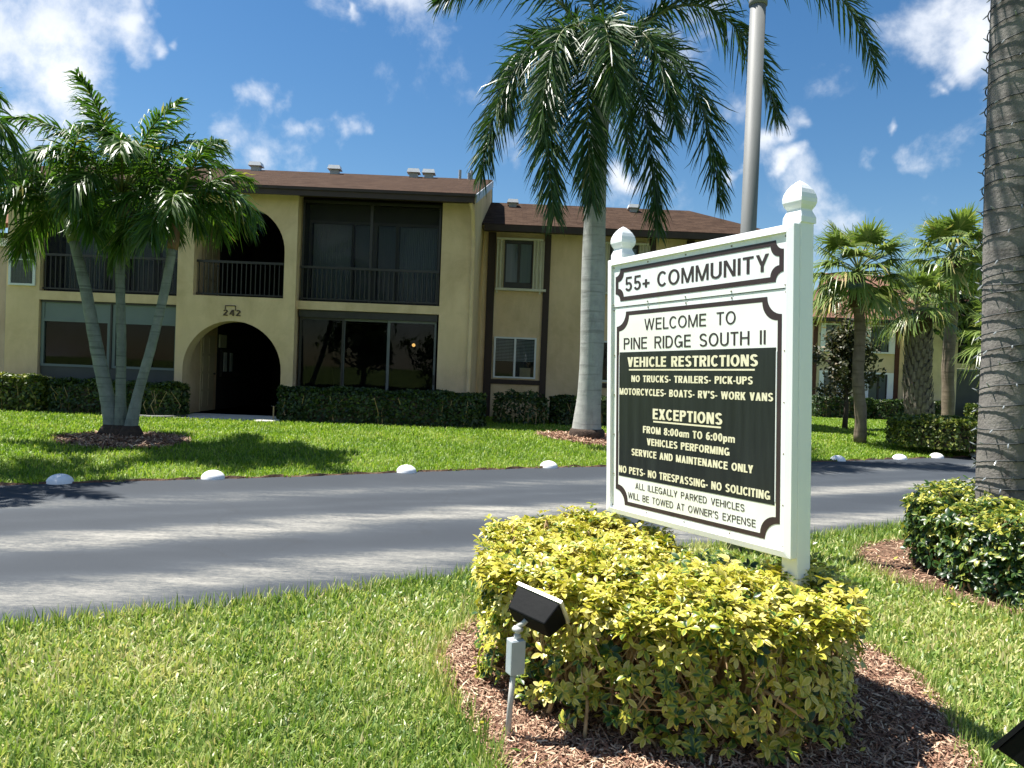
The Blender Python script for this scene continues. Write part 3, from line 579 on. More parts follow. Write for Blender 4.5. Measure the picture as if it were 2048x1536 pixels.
# roofs
def roof(name, prof, x0f, x1f, mat):   # slabs following a profile [(d,z)...]; x limits as functions of d
    r = MB()
    for (d0, z0), (d1, z1) in zip(prof[:-1], prof[1:]):
        a = [(x0f(d0), d0, z0-0.05), (x1f(d0), d0, z0-0.05), (x1f(d1), d1, z1-0.05), (x0f(d1), d1, z1-0.05)]
        r.hexa(a+[(x, y, z+0.05) for x, y, z in a])
    return r
def planar(r, name, mat, parent, origin, slope):
    # mesh in roof-plane coordinates so the shingle courses follow the slope
    ang = math.atan(slope); Rm = Matrix.Translation(origin)@Matrix.Rotation(ang, 4, 'X'); inv = Rm.inverted()
    o = r.build(name, mat, parent, xf=inv); o.matrix_local = Rm; return o
xe = lambda d: -0.74+0.052*(d+0.6)
sl = (7.70-5.92)/5.6
ra = planar(roof('roof', [(-0.6, 5.92), (5.0, 7.70)], lambda d: -13.2, xe, 0), 'roof', M['shingle'], bld, (0, -0.6, 5.92), sl)
rb = planar(roof('roof', [(5.0, 7.70), (10.6, 5.92)], lambda d: -13.2, lambda d: xe(5), 0), 'roof', M['shingle'], bld, (0, 5.0, 7.70), -sl)
f = MB(); f.box(-13.2, -0.76, -0.62, -0.58, 5.70, 5.895); f.box(-13.2, -0.78, -0.58, 0.0, 5.80, 5.83)
f.build('fascia', M['fascia'], bld)
g = MB(); g.box(-13.2, -0.735, -0.66, -0.62, 5.835, 5.90); g.build('gutter', M['fascia'], bld)
rk = MB()                                                   # rake board along the gable
a = [(xe(-0.6)+0.003, -0.6, 5.70), (xe(-0.6)+0.035, -0.6, 5.70), (xe(5)+0.035, 5.0, 7.46), (xe(5)+0.003, 5.0, 7.46)]
rk.hexa(a+[(x, y, z+0.21) for x, y, z in a]); rk.build('rake_board', M['galvd'], bld)
gp = MB(); gp.add([(-0.60, 0.31, 5.9), (-0.43, 4.95, 7.5), (-0.43, 4.95, 6.6), (-0.60, 0.31, 5.5)], [(0, 1, 2, 3)])
# wing roof, hipped at its right end
R2 = MB(); e0, r0, zE, zR = 2.70, 5.30, 5.86, 7.05
P = [(-0.66, e0, zE), (8.25, e0, zE), (5.95, r0, zR), (-0.66, r0, zR), (8.25, 2*r0-e0, zE), (-0.66, 2*r0-e0, zE)]
def slab(poly):
    n = len(poly); R2.add([(x, y, z) for x, y, z in poly]+[(x, y, z-0.05) for x, y, z in poly], [tuple(range(n)), tuple(range(n, 2*n))[::-1]]+[(k, k+n, (k+1) % n+n, (k+1) % n) for k in range(n)])
slab([P[0], P[1], P[2], P[3]]); slab([P[1], P[4], P[2]]); slab([P[3], P[2], P[4], P[5]])
planar(R2, 'roof', M['shingle'], bld, (0, e0, zE), (zR-zE)/(r0-e0))
f = MB(); f.box(-0.60, 8.25, e0-0.02, e0+0.02, 5.66, 5.835); f.box(8.21, 8.25, e0+0.02, 7.9, 5.66, 5.835); f.box(-0.60, 8.21, e0+0.02, WD, 5.74, 5.77)
f.build('fascia', M['fascia'], bld)
# roof vents and pipes (set on the slope where they show)
def roofz(d): return 5.92+sl*(d+0.6)
def vent(s, d, z, parent, sc=1.0):
    b_ = MB(); b_.box(s-0.15*sc, s+0.15*sc, d-0.12*sc, d+0.12*sc, z-0.10, z+0.13*sc)
    o = b_.build('roof_vent', M['galvd'], parent)
    c = MB(); c.hexa([(s-0.23*sc, d-0.22*sc, z+0.132*sc), (s+0.23*sc, d-0.22*sc, z+0.132*sc), (s+0.23*sc, d+0.2*sc, z+0.132*sc), (s-0.23*sc, d+0.2*sc, z+0.132*sc),
            (s-0.19*sc, d-0.18*sc, z+0.27*sc), (s+0.19*sc, d-0.18*sc, z+0.27*sc), (s+0.19*sc, d+0.16*sc, z+0.27*sc), (s-0.19*sc, d+0.16*sc, z+0.27*sc)])
    c.build('vent_cap', M['galv'], o)
def sat(px, D): return at(px, 360, D)[0]
for px in (515, 671, 828, 858): vent(sat(px, 23.6)+0.41, 4.6, roofz(4.6), bld, 0.88)
for px, h in ((920, 0.28), (938, 0.2), (943, 0.28)):
    s = sat(px, 23.7)+0.41; d = 4.7
    b_ = MB(); b_.tube([(s, d, roofz(d)-0.1), (s, d, roofz(d)+h)], 0.045, 8); b_.build('vent_pipe', M['galvd'], bld)
vent(at(1026, 408, 23.9)[0]+0.41, 4.9, zR-0.2, bld, 0.8); vent(at(1268, 415, 23.9)[0]+0.41, 4.9, zR-0.2, bld, 0.8)
# downspout at the right corner
d_ = MB(); d_.tube([(-0.86, -0.5, 5.72), (-0.80, -0.42, 5.55), (-0.79, -0.1, 5.12), (-0.775, -0.045, 4.95), (-0.775, -0.045, 0.25)], 0.052, 8); d_.build('downspout', M['stucco'], bld)

# rooms behind the openings (open fronts)
def room(x0, x1, z0, z1, d0, d1, mat, name='room'):
    r = MB(); t_ = 0.04
    r.box(x0-t_, x0, d0, d1, z0, z1); r.box(x1, x1+t_, d0, d1, z0, z1); r.box(x0-t_, x1+t_, d0, d1, z1, z1+t_); r.box(x0-t_, x1+t_, d0, d1, z0-t_, z0); r.box(x0-t_, x1+t_, d1, d1+t_, z0-t_, z1+t_)
    return r.build(name, mat, bld)
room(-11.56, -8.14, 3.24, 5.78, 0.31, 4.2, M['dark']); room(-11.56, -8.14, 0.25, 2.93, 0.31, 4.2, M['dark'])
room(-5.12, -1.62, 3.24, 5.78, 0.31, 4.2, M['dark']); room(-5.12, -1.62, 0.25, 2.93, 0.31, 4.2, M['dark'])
room(-7.98, -5.30, 0.22, 2.82, 0.31, 7.5, M['dark'], 'hallway'); room(-7.98, -5.30, 3.20, 5.74, 0.31, 5.0, M['dark'], 'balcony')  # hall and arched balcony walls coloured dark to stand in for deep shade
for z0, z1, dd in ((0.225, 2.815, 2.3), (3.205, 5.735, 2.3)):
    q = MB(); q.box(-7.979, -7.977, 0.31, dd, z0, z1); q.build('side_wall', M['stucco'], bld)
def bars(b_, x0, x1, z0, z1, d, n, w_=0.011):
    for k in range(n):
        x = x0+(x1-x0)*(k+0.5)/n; b_.box(x-w_, x+w_, d-w_, d+w_, z0, z1)
def balcony(x0, x1, zf, zr, posts, panes, curt):
    """screened balcony: railing, posts, screen and glazed doors behind"""
    rl = MB(); rl.box(x0, x1, 0.09, 0.14, zr-0.045, zr+0.015); rl.box(x0, x1, 0.095, 0.135, zf+0.05, zf+0.085); bars(rl, x0, x1, zf+0.085, zr-0.045, 0.115, int((x1-x0)/0.118)); rl.build('railing', M['bronze'], bld)
    ps = MB()
    for x in posts: ps.box(x-0.035, x+0.035, 0.15, 0.19, zf, 5.76)
    ps.box(x0, x0+0.05, 0.15, 0.19, zf, 5.76); ps.box(x1-0.05, x1, 0.15, 0.19, zf, 5.76); ps.box(x0+0.05, x1-0.05, 0.15, 0.19, 5.70, 5.76); ps.build('screen_frame', M['bronze'], bld)
    sc = MB(); sc.quad((x0+0.05, 0.17, zf), (x1-0.05, 0.17, zf), (x1-0.05, 0.17, 5.70), (x0+0.05, 0.17, 5.70)); sc.build('insect_screen', M['screen'], bld)
    fr_ = MB(); fr_.box(x0+0.06, x1-0.06, 0.60, 0.68, 5.34, 5.76)
    for k, (a, b_) in enumerate(panes):
        wf = MB(); wf.box(a, a+0.06, 0.60, 0.68, zf+0.05, 5.34); wf.box(b_-0.06, b_, 0.60, 0.68, zf+0.05, 5.34); wf.box(a+0.06, b_-0.06, 0.60, 0.68, 5.27, 5.338); wf.box(a+0.06, b_-0.06, 0.60, 0.68, zf+0.05, zf+0.13)
        o = wf.build('sliding_door', M['bronze'], bld)
        gp_ = MB(); gp_.quad((a+0.06, 0.64, zf+0.13), (b_-0.06, 0.64, zf+0.13), (b_-0.06, 0.64, 5.27), (a+0.06, 0.64, 5.27)); gp_.build('pane', M['glass'], o)
        if curt[k]:
            cm = MB(); nn = 40
            for q in range(nn):
                xa = a+0.07+(b_-a-0.14)*q/nn; xb = a+0.07+(b_-a-0.14)*(q+1)/nn; da = 0.80+0.03*(q % 2); db = 0.80+0.03*((q+1) % 2); cm.quad((xa, da, zf+0.1), (xb, db, zf+0.1), (xb, db, 5.3), (xa, da, 5.3))
            cm.build('blind', M[curt[k]], o)
    hd = fr_.build('door_header', M['dark'], bld)
balcony(-5.12, -1.62, 3.20, 4.08, [-3.38], [(-5.06, -3.90), (-3.96, -3.36), (-3.36, -2.76), (-2.80, -1.68)], ['blind', 'blind', 'blind', 'blind'])
balcony(-11.56, -8.14, 3.20, 4.13, [-9.75], [(-11.48, -10.25), (-10.28, -9.70), (-9.70, -8.95), (-8.98, -8.20)], ['blind', 'blind', 'blind', 'blindlight'])
# arched balcony railing, entry doors on the balcony and in the hall
rl = MB(); rl.box(-7.72, -5.44, 0.02, 0.07, 4.07, 4.13); rl.box(-7.72, -5.44, 0.025, 0.065, 3.27, 3.305); bars(rl, -7.70, -5.46, 3.305, 4.07, 0.045, 19); rl.build('railing', M['bronze'], bld)
for z0 in (0.24, 3.23):
    o = MB(); x = -7.98+0.003; o.box(x, x+0.03, 1.15, 2.05, z0, z0+2.05); dr = o.build('door', M['door'], bld)
    lv = MB()
    for k in range(4):
        for q in range(2): lv.box(x+0.031, x+0.045, 1.22+q*0.42, 1.22+q*0.42+0.36, z0+0.12+k*0.48, z0+0.12+k*0.48+0.40)
    lv.build('door_panel', M['door'], dr)
    h = MB(); h.lathe([(0.0, -0.03), (0.03, -0.02), (0.035, 0.01), (0, 0.03)], 10, (x+0.07, 1.98, z0+1.0)); h.build('handle', M['bronze'], dr)
nb = MB(); nb.box(-7.97, -7.90, 2.5, 3.9, 1.15, 1.95); nbo = nb.build('mailbox', M['bronze'], bld)
pp = MB(); pp.box(-7.897, -7.885, 2.6, 2.85, 1.3, 1.85); pp.box(-7.897, -7.885, 3.1, 3.3, 1.3, 1.85); pp.build('paper_notice', M['whiteframe'], nbo)
nb = MB(); nb.box(-7.975, -7.93, 2.4, 2.9, 1.98, 2.35); nb.build('notice_frame', M['shutter'], bld)
hl = MB(); hl.tube([(-6.0, 0.9, 2.81), (-6.0, 0.9, 2.60)], 0.012, 6); hl.lathe([(0.01, 0.0), (0.05, -0.03), (0.055, -0.10), (0.02, -0.15)], 10, (-6.0, 0.9, 2.60)); hl.build('hall_lamp', M['whiteframe'], bld)
# lower left windows with grey-green transoms
k0, k1 = -11.56, -8.14
lw = MB(); lw.box(k0, k1, 0.10, 0.20, 0.2, 1.31); lw.build('window_panel', M['darkpanel'], bld)
for (a, b_) in ((k0, -9.83), (-9.78, k1)):
    wf = MB(); wf.box(a, a+0.075, 0.08, 0.17, 1.312, 2.92); wf.box(b_-0.075, b_, 0.08, 0.17, 1.312, 2.92); wf.box(a+0.075, b_-0.075, 0.08, 0.17, 1.312, 1.37); wf.box(a+0.075, b_-0.075, 0.08, 0.17, 2.44, 2.52)
    o = wf.build('window', M['greygreen'], bld)
    tp = MB(); tp.box(a+0.075, b_-0.075, 0.10, 0.15, 2.52, 2.92); tp.build('transom_panel', M['greygreen'], o)
    gp_ = MB(); gp_.quad((a+0.075, 0.13, 1.37), (b_-0.075, 0.13, 1.37), (b_-0.075, 0.13, 2.44), (a+0.075, 0.13, 2.44)); gp_.build('pane', M['glass'], o)
lm = MB(); lm.box(k0, k1, 0.05, 0.20, 2.922, 2.967); lm.box(-9.825, -9.785, 0.05, 0.17, 1.312, 2.92); lm.build('window_frame', M['bronze'], bld)
# lower right sliding glass doors
hd = MB(); hd.box(-5.12, -1.62, 0.06, 0.24, 2.80, 2.975); hd.build('door_header', M['bronze'], bld)
sd = [(-5.10, -3.98, 0.14, 'bronze'), (-4.02, -2.84, 0.19, 'alu'), (-2.87, -1.64, 0.14, 'alu')]
for a, b_, d, mt in sd:
    wf = MB(); wf.box(a, a+0.06, d-0.02, d+0.02, 0.26, 2.798); wf.box(b_-0.05, b_, d-0.02, d+0.02, 0.26, 2.798); wf.box(a+0.06, b_-0.05, d-0.02, d+0.02, 2.74, 2.798); wf.box(a+0.06, b_-0.05, d-0.02, d+0.02, 0.26, 0.34)
    o = wf.build('sliding_door', M[mt], bld)
    gp_ = MB(); gp_.quad((a+0.06, d, 0.34), (b_-0.05, d, 0.34), (b_-0.05, d, 2.74), (a+0.06, d, 2.74)); gp_.build('pane', M['glass'], o)
    h = MB(); h.box(b_-0.045, b_-0.01, d-0.05, d-0.021, 1.2, 1.45); h.build('handle', M['bronze'], o)
lp = MB(); lp.lathe([(0.0, -0.05), (0.035, -0.035), (0.05, 0.0), (0.035, 0.035), (0.0, 0.05)], 12, (-2.42, 2.0, 2.25)); lp.build('ceiling_lamp', M['glow'], bld, True)
# wall air conditioner grille
ac = MB()
for b4 in ((-12.33, -12.27, 3.30, 4.12), (-11.73, -11.67, 3.30, 4.12), (-12.27, -11.73, 4.07, 4.12), (-12.27, -11.73, 3.30, 3.35), (-12.27, -11.73, 3.93, 3.955)): ac.box(b4[0], b4[1], -0.05, -0.003, b4[2], b4[3])
aco = ac.build('air_vent', M['whiteframe'], bld)
lv = MB(); lv.box(-12.27, -11.73, -0.012, -0.004, 3.35, 4.07)
for k in range(17): lv.box(-12.27, -11.73, -0.035, -0.014, 3.375+k*0.033, 3.383+k*0.033)
for k in range(6): lv.box(-12.19+k*0.077, -12.182+k*0.077, -0.042, -0.036, 3.35, 4.07)
lv.build('grille', M['alu'], aco)
lettering('house_number', '242', -6.93, -6.50, 2.735, 0.15, M['digits'], bld, lambda s, t_, n: (s, fy-n, t_), 0.004, 0.18, 0.15, 1.0, 0.22, 0.02)
br = MB(); br.tube([(-6.88, fy-0.012, 2.90), (-6.88, fy-0.012, 2.985), (-6.63, fy-0.012, 2.985), (-6.63, fy-0.012, 2.87)], 0.012, 6); br.build('wall_bracket', M['digits'], bld)
st_ = MB(); st_.box(-7.88, -5.50, -0.10, 0.28, 0.20, 0.245); st_.build('door_step', M['darkpanel'], bld)
# wing posts, windows
def wing_unit(x0, upper_shut=True, blinds=True):
    tb = MB(); tb.box(x0-0.47, x0-0.24, WD-0.05, WD-0.003, GZ, 5.72); tb.build('timber_post', M['brown'], bld)
    tb = MB(); tb.box(x0+1.20, x0+1.39, WD-0.05, WD-0.003, GZ, 5.72); tb.build('timber_post', M['brown'], bld)
    tb = MB(); tb.box(x0-0.24, x0+1.20, WD-0.04, WD-0.003, 1.24, 1.38); tb.build('timber_sill', M['brown'], bld)
    # lower window
    a, b_, z0, z1 = x0-0.19, x0+1.07, 1.42, 2.64; wf = MB(); d0, d1 = WD-0.05, WD-0.004; mid = (a+b_)/2
    wf.box(a, a+0.055, d0, d1, z0, z1); wf.box(b_-0.055, b_, d0, d1, z0, z1); wf.box(a+0.055, b_-0.055, d0, d1, z1-0.05, z1); wf.box(a+0.055, b_-0.055, d0, d1, z0, z0+0.05); wf.box(mid-0.03, mid+0.03, d0, d1, z0+0.05, z1-0.05)
    o = wf.build('window', M['whiteframe'], bld)
    bk = MB(); bk.quad((a+0.05, WD-0.006, z0+0.04), (b_-0.05, WD-0.006, z0+0.04), (b_-0.05, WD-0.006, z1-0.04), (a+0.05, WD-0.006, z1-0.04)); bk.build('window_backing', M['dark'], o)
    if blinds:
        bl = MB()
        for k in range(15):
            z = z1-0.08-k*0.043; bl.quad((a+0.06, WD-0.014, z-0.030), (b_-0.06, WD-0.014, z-0.030), (b_-0.06, WD-0.008, z), (a+0.06, WD-0.008, z))
        bl.build('blind', M['blind'], o)
        bx = MB(); bx.box(mid+0.16, mid+0.48, WD-0.016, WD-0.010, z0+0.05, z0+0.32); bx.build('box_inside', M['door'], o)
    gp_ = MB(); gp_.quad((a+0.05, WD-0.03, z0+0.04), (b_-0.05, WD-0.03, z0+0.04), (b_-0.05, WD-0.03, z1-0.04), (a+0.05, WD-0.03, z1-0.04)); gp_.build('pane', M['glass'], o)
    # upper window with accordion shutters
    z0, z1 = 4.08, 5.50; a, b_ = x0-0.16, x0+0.98
    wf = MB(); wf.box(a-0.06, b_+0.30, WD-0.14, WD-0.003, z0-0.07, z0); wf.box(a-0.06, b_+0.18, WD-0.14, WD-0.003, z1, z1+0.06)
    wf.box(a-0.03, a+0.02, WD-0.11, WD-0.052, z0-0.15, z0-0.072); wf.box(b_+0.1, b_+0.15, WD-0.11, WD-0.052, z0-0.15, z0-0.072)
    o = wf.build('window', M['shutter'], bld)
    for (s0, s1, nn) in ((a-0.04, a+0.17, 4), (b_-0.10, b_+0.22, 6)):
        sh = MB()
        for k in range(nn):
            xa = s0+(s1-s0)*k/nn; xb = s0+(s1-s0)*(k+1)/nn; da = WD-0.13+0.08*(k % 2); db = WD-0.13+0.08*((k+1) % 2); sh.hexa([(xa, da, z0), (xb, db, z0), (xb, db+0.02, z0), (xa, da+0.02, z0), (xa, da, z1), (xb, db, z1), (xb, db+0.02, z1), (xa, da+0.02, z1)])
        sh.build('shutter', M['shutter'], o)
    fr_ = MB(); A, B = a+0.19, b_-0.12; m_ = (A+B)/2+0.02
    for q in ((A, A+0.045, z0, z1), (B-0.045, B, z0, z1), (A+0.045, B-0.045, z1-0.10, z1), (A+0.045, B-0.045, z0, z0+0.18), (m_-0.05, m_+0.03, z0+0.18, z1-0.10)): fr_.box(q[0], q[1], WD-0.05, WD-0.004, q[2], q[3])
    fr_.build('frame', M['bronze'], o)
    cm = MB(); cm.quad((A, WD-0.008, z0), (B, WD-0.008, z0), (B, WD-0.008, z1), (A, WD-0.008, z1)); cm.build('curtain', M['blind'], o)
    gp_ = MB(); gp_.quad((A+0.04, WD-0.03, z0+0.17), (B-0.04, WD-0.03, z0+0.17), (B-0.04, WD-0.03, z1-0.09), (A+0.04, WD-0.03, z1-0.09)); gp_.build('pane', M['glass'], o)
wing_unit(0.0); wing_unit(3.12, blinds=False); wing_unit(5.9, blinds=False)

# ------------------------------------------------------------------ neighbouring buildings
nb = empty('apartment_building', (-17.4, 21.0, 0)); tag(nb, 'neighbouring pinkish building with a reddish roof, cut by the left edge', 'building')
w = MB(); w.box(-8, 3.35, 0, 6, 0.1, 4.55); w.build('wall', M['stucco_pink'], nb)
w = MB(); w.box(-8, 3.5, -0.12, -0.003, 4.56, 4.78); w.build('ledge', M['signwhite'], nb)
w = MB(); w.box(3.2, 3.35, -0.04, -0.003, 0.1, 4.55); w.build('timber_post', M['brown'], nb)
w = MB(); w.hexa([(-8.4, -0.5, 4.98), (3.4, -0.5, 4.98), (3.4, 3, 6.2), (-8.4, 3, 6.2), (-8.4, -0.5, 5.12), (3.4, -0.5, 5.12), (3.4, 3, 6.34), (-8.4, 3, 6.34)]); w.build('roof', M['shingle_far'], nb)
w = MB(); w.box(-8, 3.3, 0.2, 3, 4.782, 4.98); w.build('upper_wall', M['redbrown'], nb)

rb_ = empty('apartment_building', (14.2, 37.6, 0)); tag(rb_, 'far cream apartment building behind the fan palms on the right', 'building')
w = MB(); w.box(0.7, 7.2, 0, 0.3, -0.1, 4.9); w.box(0.7, 1.0, 0.3, 10, -0.1, 4.9); w.build('wall', M['stucco_far'], rb_)
w = MB(); X0 = 5.95; dF = -1.15
w.box(X0, X0+1.42, dF, dF+0.3, -0.1, 5.15); w.box(X0, X0+0.3, dF+0.3, 0, -0.1, 5.15); w.box(X0+1.42, X0+6.5, dF, dF+0.3, 2.62, 2.86); w.box(X0+6.5, X0+12, dF, dF+0.3, -0.1, 5.15); w.build('wall', M['stucco_far'], rb_)
w = MB(); t_ = 0.05; x0, x1, d0, d1 = X0+1.42, X0+6.5, dF+0.31, 3
for z0, z1 in ((0, 2.6), (2.88, 5.1)):
    w.box(x0-t_, x0, d0, d1, z0, z1); w.box(x1, x1+t_, d0, d1, z0, z1); w.box(x0, x1, d1, d1+t_, z0, z1); w.box(x0, x1, d0, d1, z1-0.02, z1)
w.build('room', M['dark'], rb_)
w = MB(); w.box(x0, x1, dF+0.1, dF+0.16, 3.72, 3.78); bars(w, x0, x1, 2.88, 3.72, dF+0.13, 40, 0.012); w.build('railing', M['bronze'], rb_)
for a, b_ in ((x0, x0+2.2), (x0+2.2, x1)):
    w = MB(); w.box(a, a+0.08, dF+0.1, dF+0.2, 0.1, 2.6); w.box(b_-0.08, b_, dF+0.1, dF+0.2, 0.1, 2.6); w.box(a+0.08, b_-0.08, dF+0.1, dF+0.2, 2.5, 2.6); o = w.build('sliding_door', M['greygreen'], rb_)
    w = MB(); w.box(a+0.08, b_-0.08, dF+0.14, dF+0.16, 0.1, 2.5); w.build('pane', M['darkpanel'], o)
for (a, b_, z0, z1) in ((1.15, 2.35, 3.32, 4.58), (3.4, 4.85, 3.32, 4.58), (1.15, 2.35, 0.93, 2.2), (3.4, 4.85, 0.93, 2.2)):
    w = MB(); w.box(a, a+0.22, -0.10, -0.003, z0, z1); w.box(b_-0.3, b_, -0.10, -0.003, z0, z1); w.box(a, b_, -0.10, -0.003, z1+0.001, z1+0.08); w.box(a, b_, -0.10, -0.003, z0-0.08, z0-0.001); o = w.build('window', M['signwhite'], rb_)
    w = MB(); w.box(a+0.22, a+0.27, -0.06, -0.005, z0, z1); w.box(b_-0.35, b_-0.3, -0.06, -0.005, z0, z1); w.box((a+b_)/2-0.05, (a+b_)/2+0.03, -0.06, -0.005, z0, z1); w.build('frame', M['bronze'], o)
    w = MB(); w.quad((a+0.25, -0.008, z0), (b_-0.33, -0.008, z0), (b_-0.33, -0.008, z1), (a+0.25, -0.008, z1)); w.build('curtain', M['blind'], o)
    w = MB(); w.quad((a+0.25, -0.02, z0), (b_-0.33, -0.02, z0), (b_-0.33, -0.02, z1), (a+0.25, -0.02, z1)); w.build('pane', M['glass'], o)
for x in (0.78, 4.90):
    w = MB(); w.box(x, x+0.22, -0.05, -0.003, -0.1, 4.9); w.build('timber_post', M['redbrown'], rb_)
w = MB()
for prof in ([(0.1, -0.6, 4.9), (9, -0.6, 4.9), (9, 5, 7.9), (3.2, 5, 7.9)], [(X0-0.5, dF-0.6, 5.15), (X0+13, dF-0.6, 5.15), (X0+13, 4, 7.4), (X0+3.0, 4, 7.4)]):
    n = len(prof); w.add(prof+[(x, y, z-0.12) for x, y, z in prof], [tuple(range(n)), tuple(range(n, 2*n))[::-1]]+[(k, k+n, (k+1) % n+n, (k+1) % n) for k in range(n)])
planar(w, 'roof', M['shingle_far'], rb_, (0, -0.6, 4.9), 0.53)
w = MB(); w.box(0.1, X0-0.5, -0.64, -0.6, 4.70, 4.88); w.box(X0-0.5, X0+13, dF-0.64, dF-0.6, 4.95, 5.13); w.build('fascia', M['fascia'], rb_)
# ------------------------------------------------------------------ vegetation helpers
def bez(a, b, c, n):
    t = np.linspace(0, 1, n)[:, None]; return (1-t)**2*a+2*t*(1-t)*b+t*t*c
def frond(R, n, Lf, wid, droop=0.35, plume=0.35, start=0.12, ang0=50, ang1=18, dead=0.0, tone=0.0):
    """pinnate frond along the rachis polyline R -> V, quads, rnd"""
    m = len(R); seg = np.r_[0, np.cumsum(np.linalg.norm(np.diff(R, axis=0), axis=1))]; tt = np.linspace(start, 0.995, n)
    s = tt*seg[-1]; C = np.stack([np.interp(s, seg, R[:, k]) for k in range(3)], 1); C2 = np.stack([np.interp(np.minimum(s+0.02*seg[-1], seg[-1]), seg, R[:, k]) for k in range(3)], 1)
    C1 = np.stack([np.interp(s-0.02*seg[-1], seg, R[:, k]) for k in range(3)], 1); T = nrm(C2-C1)
    h = R[-1]-R[0]; hz = nrm(np.array([h[0], h[1], 1e-3])); S = nrm(np.cross(T, np.array([0, 0, 1.])+0*T+0.25*hz)); flip = np.sign((S@np.cross(hz, [0, 0, 1.]))); flip[flip == 0] = 1; S = S*flip[:, None]; U = np.cross(S, T)
    out = []
    for sd in (-1, 1):
        a = np.radians(ang1+(ang0-ang1)*(1-tt)**0.7+0*tt)+rng.normal(0, 0.10, n); a = np.pi/2-a*1.0
        a = np.radians(35+(72-35)*0*tt)+0  # angle from the normal towards the tip
        fwd = np.radians(28+34*tt**1.3)+rng.normal(0, 0.09, n); lift = rng.normal(0, plume, n)+0.12
        d = nrm(S*sd*(np.cos(fwd)*np.cos(lift))[:, None]+T*np.sin(fwd)[:, None]+U*(np.cos(fwd)*np.sin(lift))[:, None])
        prof = np.clip(np.minimum(0.55+1.6*(tt-start), 1.0), 0, 1)*(1-0.55*np.clip((tt-0.55)/0.45, 0, 1)**1.5)
        L = Lf*prof*rng.uniform(0.82, 1.1, n); P = np.zeros((n, 5, 3))
        for k, u in enumerate((0, 0.25, 0.5, 0.75, 1.0)):
            P[:, k] = C+d*(L*u)[:, None]; P[:, k, 2] -= L*droop*u**2.1*rng.uniform(0.6, 1.4, n)
        # keep the length when drooping
        wdv = nrm(T-d*np.sum(T*d, 1, keepdims=True)); tw = rng.normal(0, 0.5, n)[:, None]; wdv = wdv*np.cos(tw)+np.cross(d, wdv)*np.sin(tw)
        w_ = wid*rng.uniform(0.8, 1.15, n)[:, None]*np.array([0.45, 1, 0.85, 0.55, 0.05])[None]
        rn = np.clip(rng.normal(0.45+tone, 0.2, n), 0, 0.9); rn[rng.random(n) < dead] = 1.0
        out.append(strips(P, np.repeat(wdv[:, None], 5, 1), w_, rn))
    V = np.concatenate([o[0] for o in out]); q = np.concatenate([out[0][1], out[1][1]+len(out[0][0])]); return V, q, np.concatenate([o[2] for o in out])
def rachis_mesh(R, r0, r1, mat, parent):
    mb = MB(); mb.tube(R, list(np.linspace(r0, r1, len(R))), 6); return mb.build('midrib', mat, parent, True)
def add_frond(root, base, R, mat, r0, n, Lf, wid, **kw):
    b = np.array(base); R = np.asarray(R)-b; V, q, r = frond(R, n, Lf, wid, **kw)
    o = npmesh('frond', V, [q], mat, root, {'rnd': r}); rachis_mesh(R, r0, 0.004, M['rachis'], o); return o
def arc(base, az, el, L, bend, n=14, tipcurl=1.3):
    P = [np.array(base, float)]; t = np.linspace(0, 1, n)
    for k in range(1, n):
        e = el-bend*t[k]**tipcurl; d = np.array([math.sin(az)*math.cos(e), math.cos(az)*math.cos(e), math.sin(e)]); P.append(P[-1]+d*L/(n-1))
    return np.array(P)
def leaves(C, Nn, size, aspect=0.5, rnd=None, jitter=0.7):
    """small pointed leaf quads"""
    n = len(C); Nn = nrm(Nn+rng.normal(0, jitter, (n, 3))); A = nrm(np.cross(Nn, rng.normal(0, 1, (n, 3)))); B = np.cross(Nn, A); s = size*rng.uniform(0.7, 1.3, n)[:, None]
    V = np.stack([C-A*s, C+B*s*aspect-A*s*0.1+Nn*s*0.12, C+A*s, C-B*s*aspect-A*s*0.1+Nn*s*0.12], 1).reshape(-1, 3); q = np.arange(n*4).reshape(-1, 4)
    rnd = rng.random(n) if rnd is None else rnd; return V, q, np.repeat(rnd, 4)
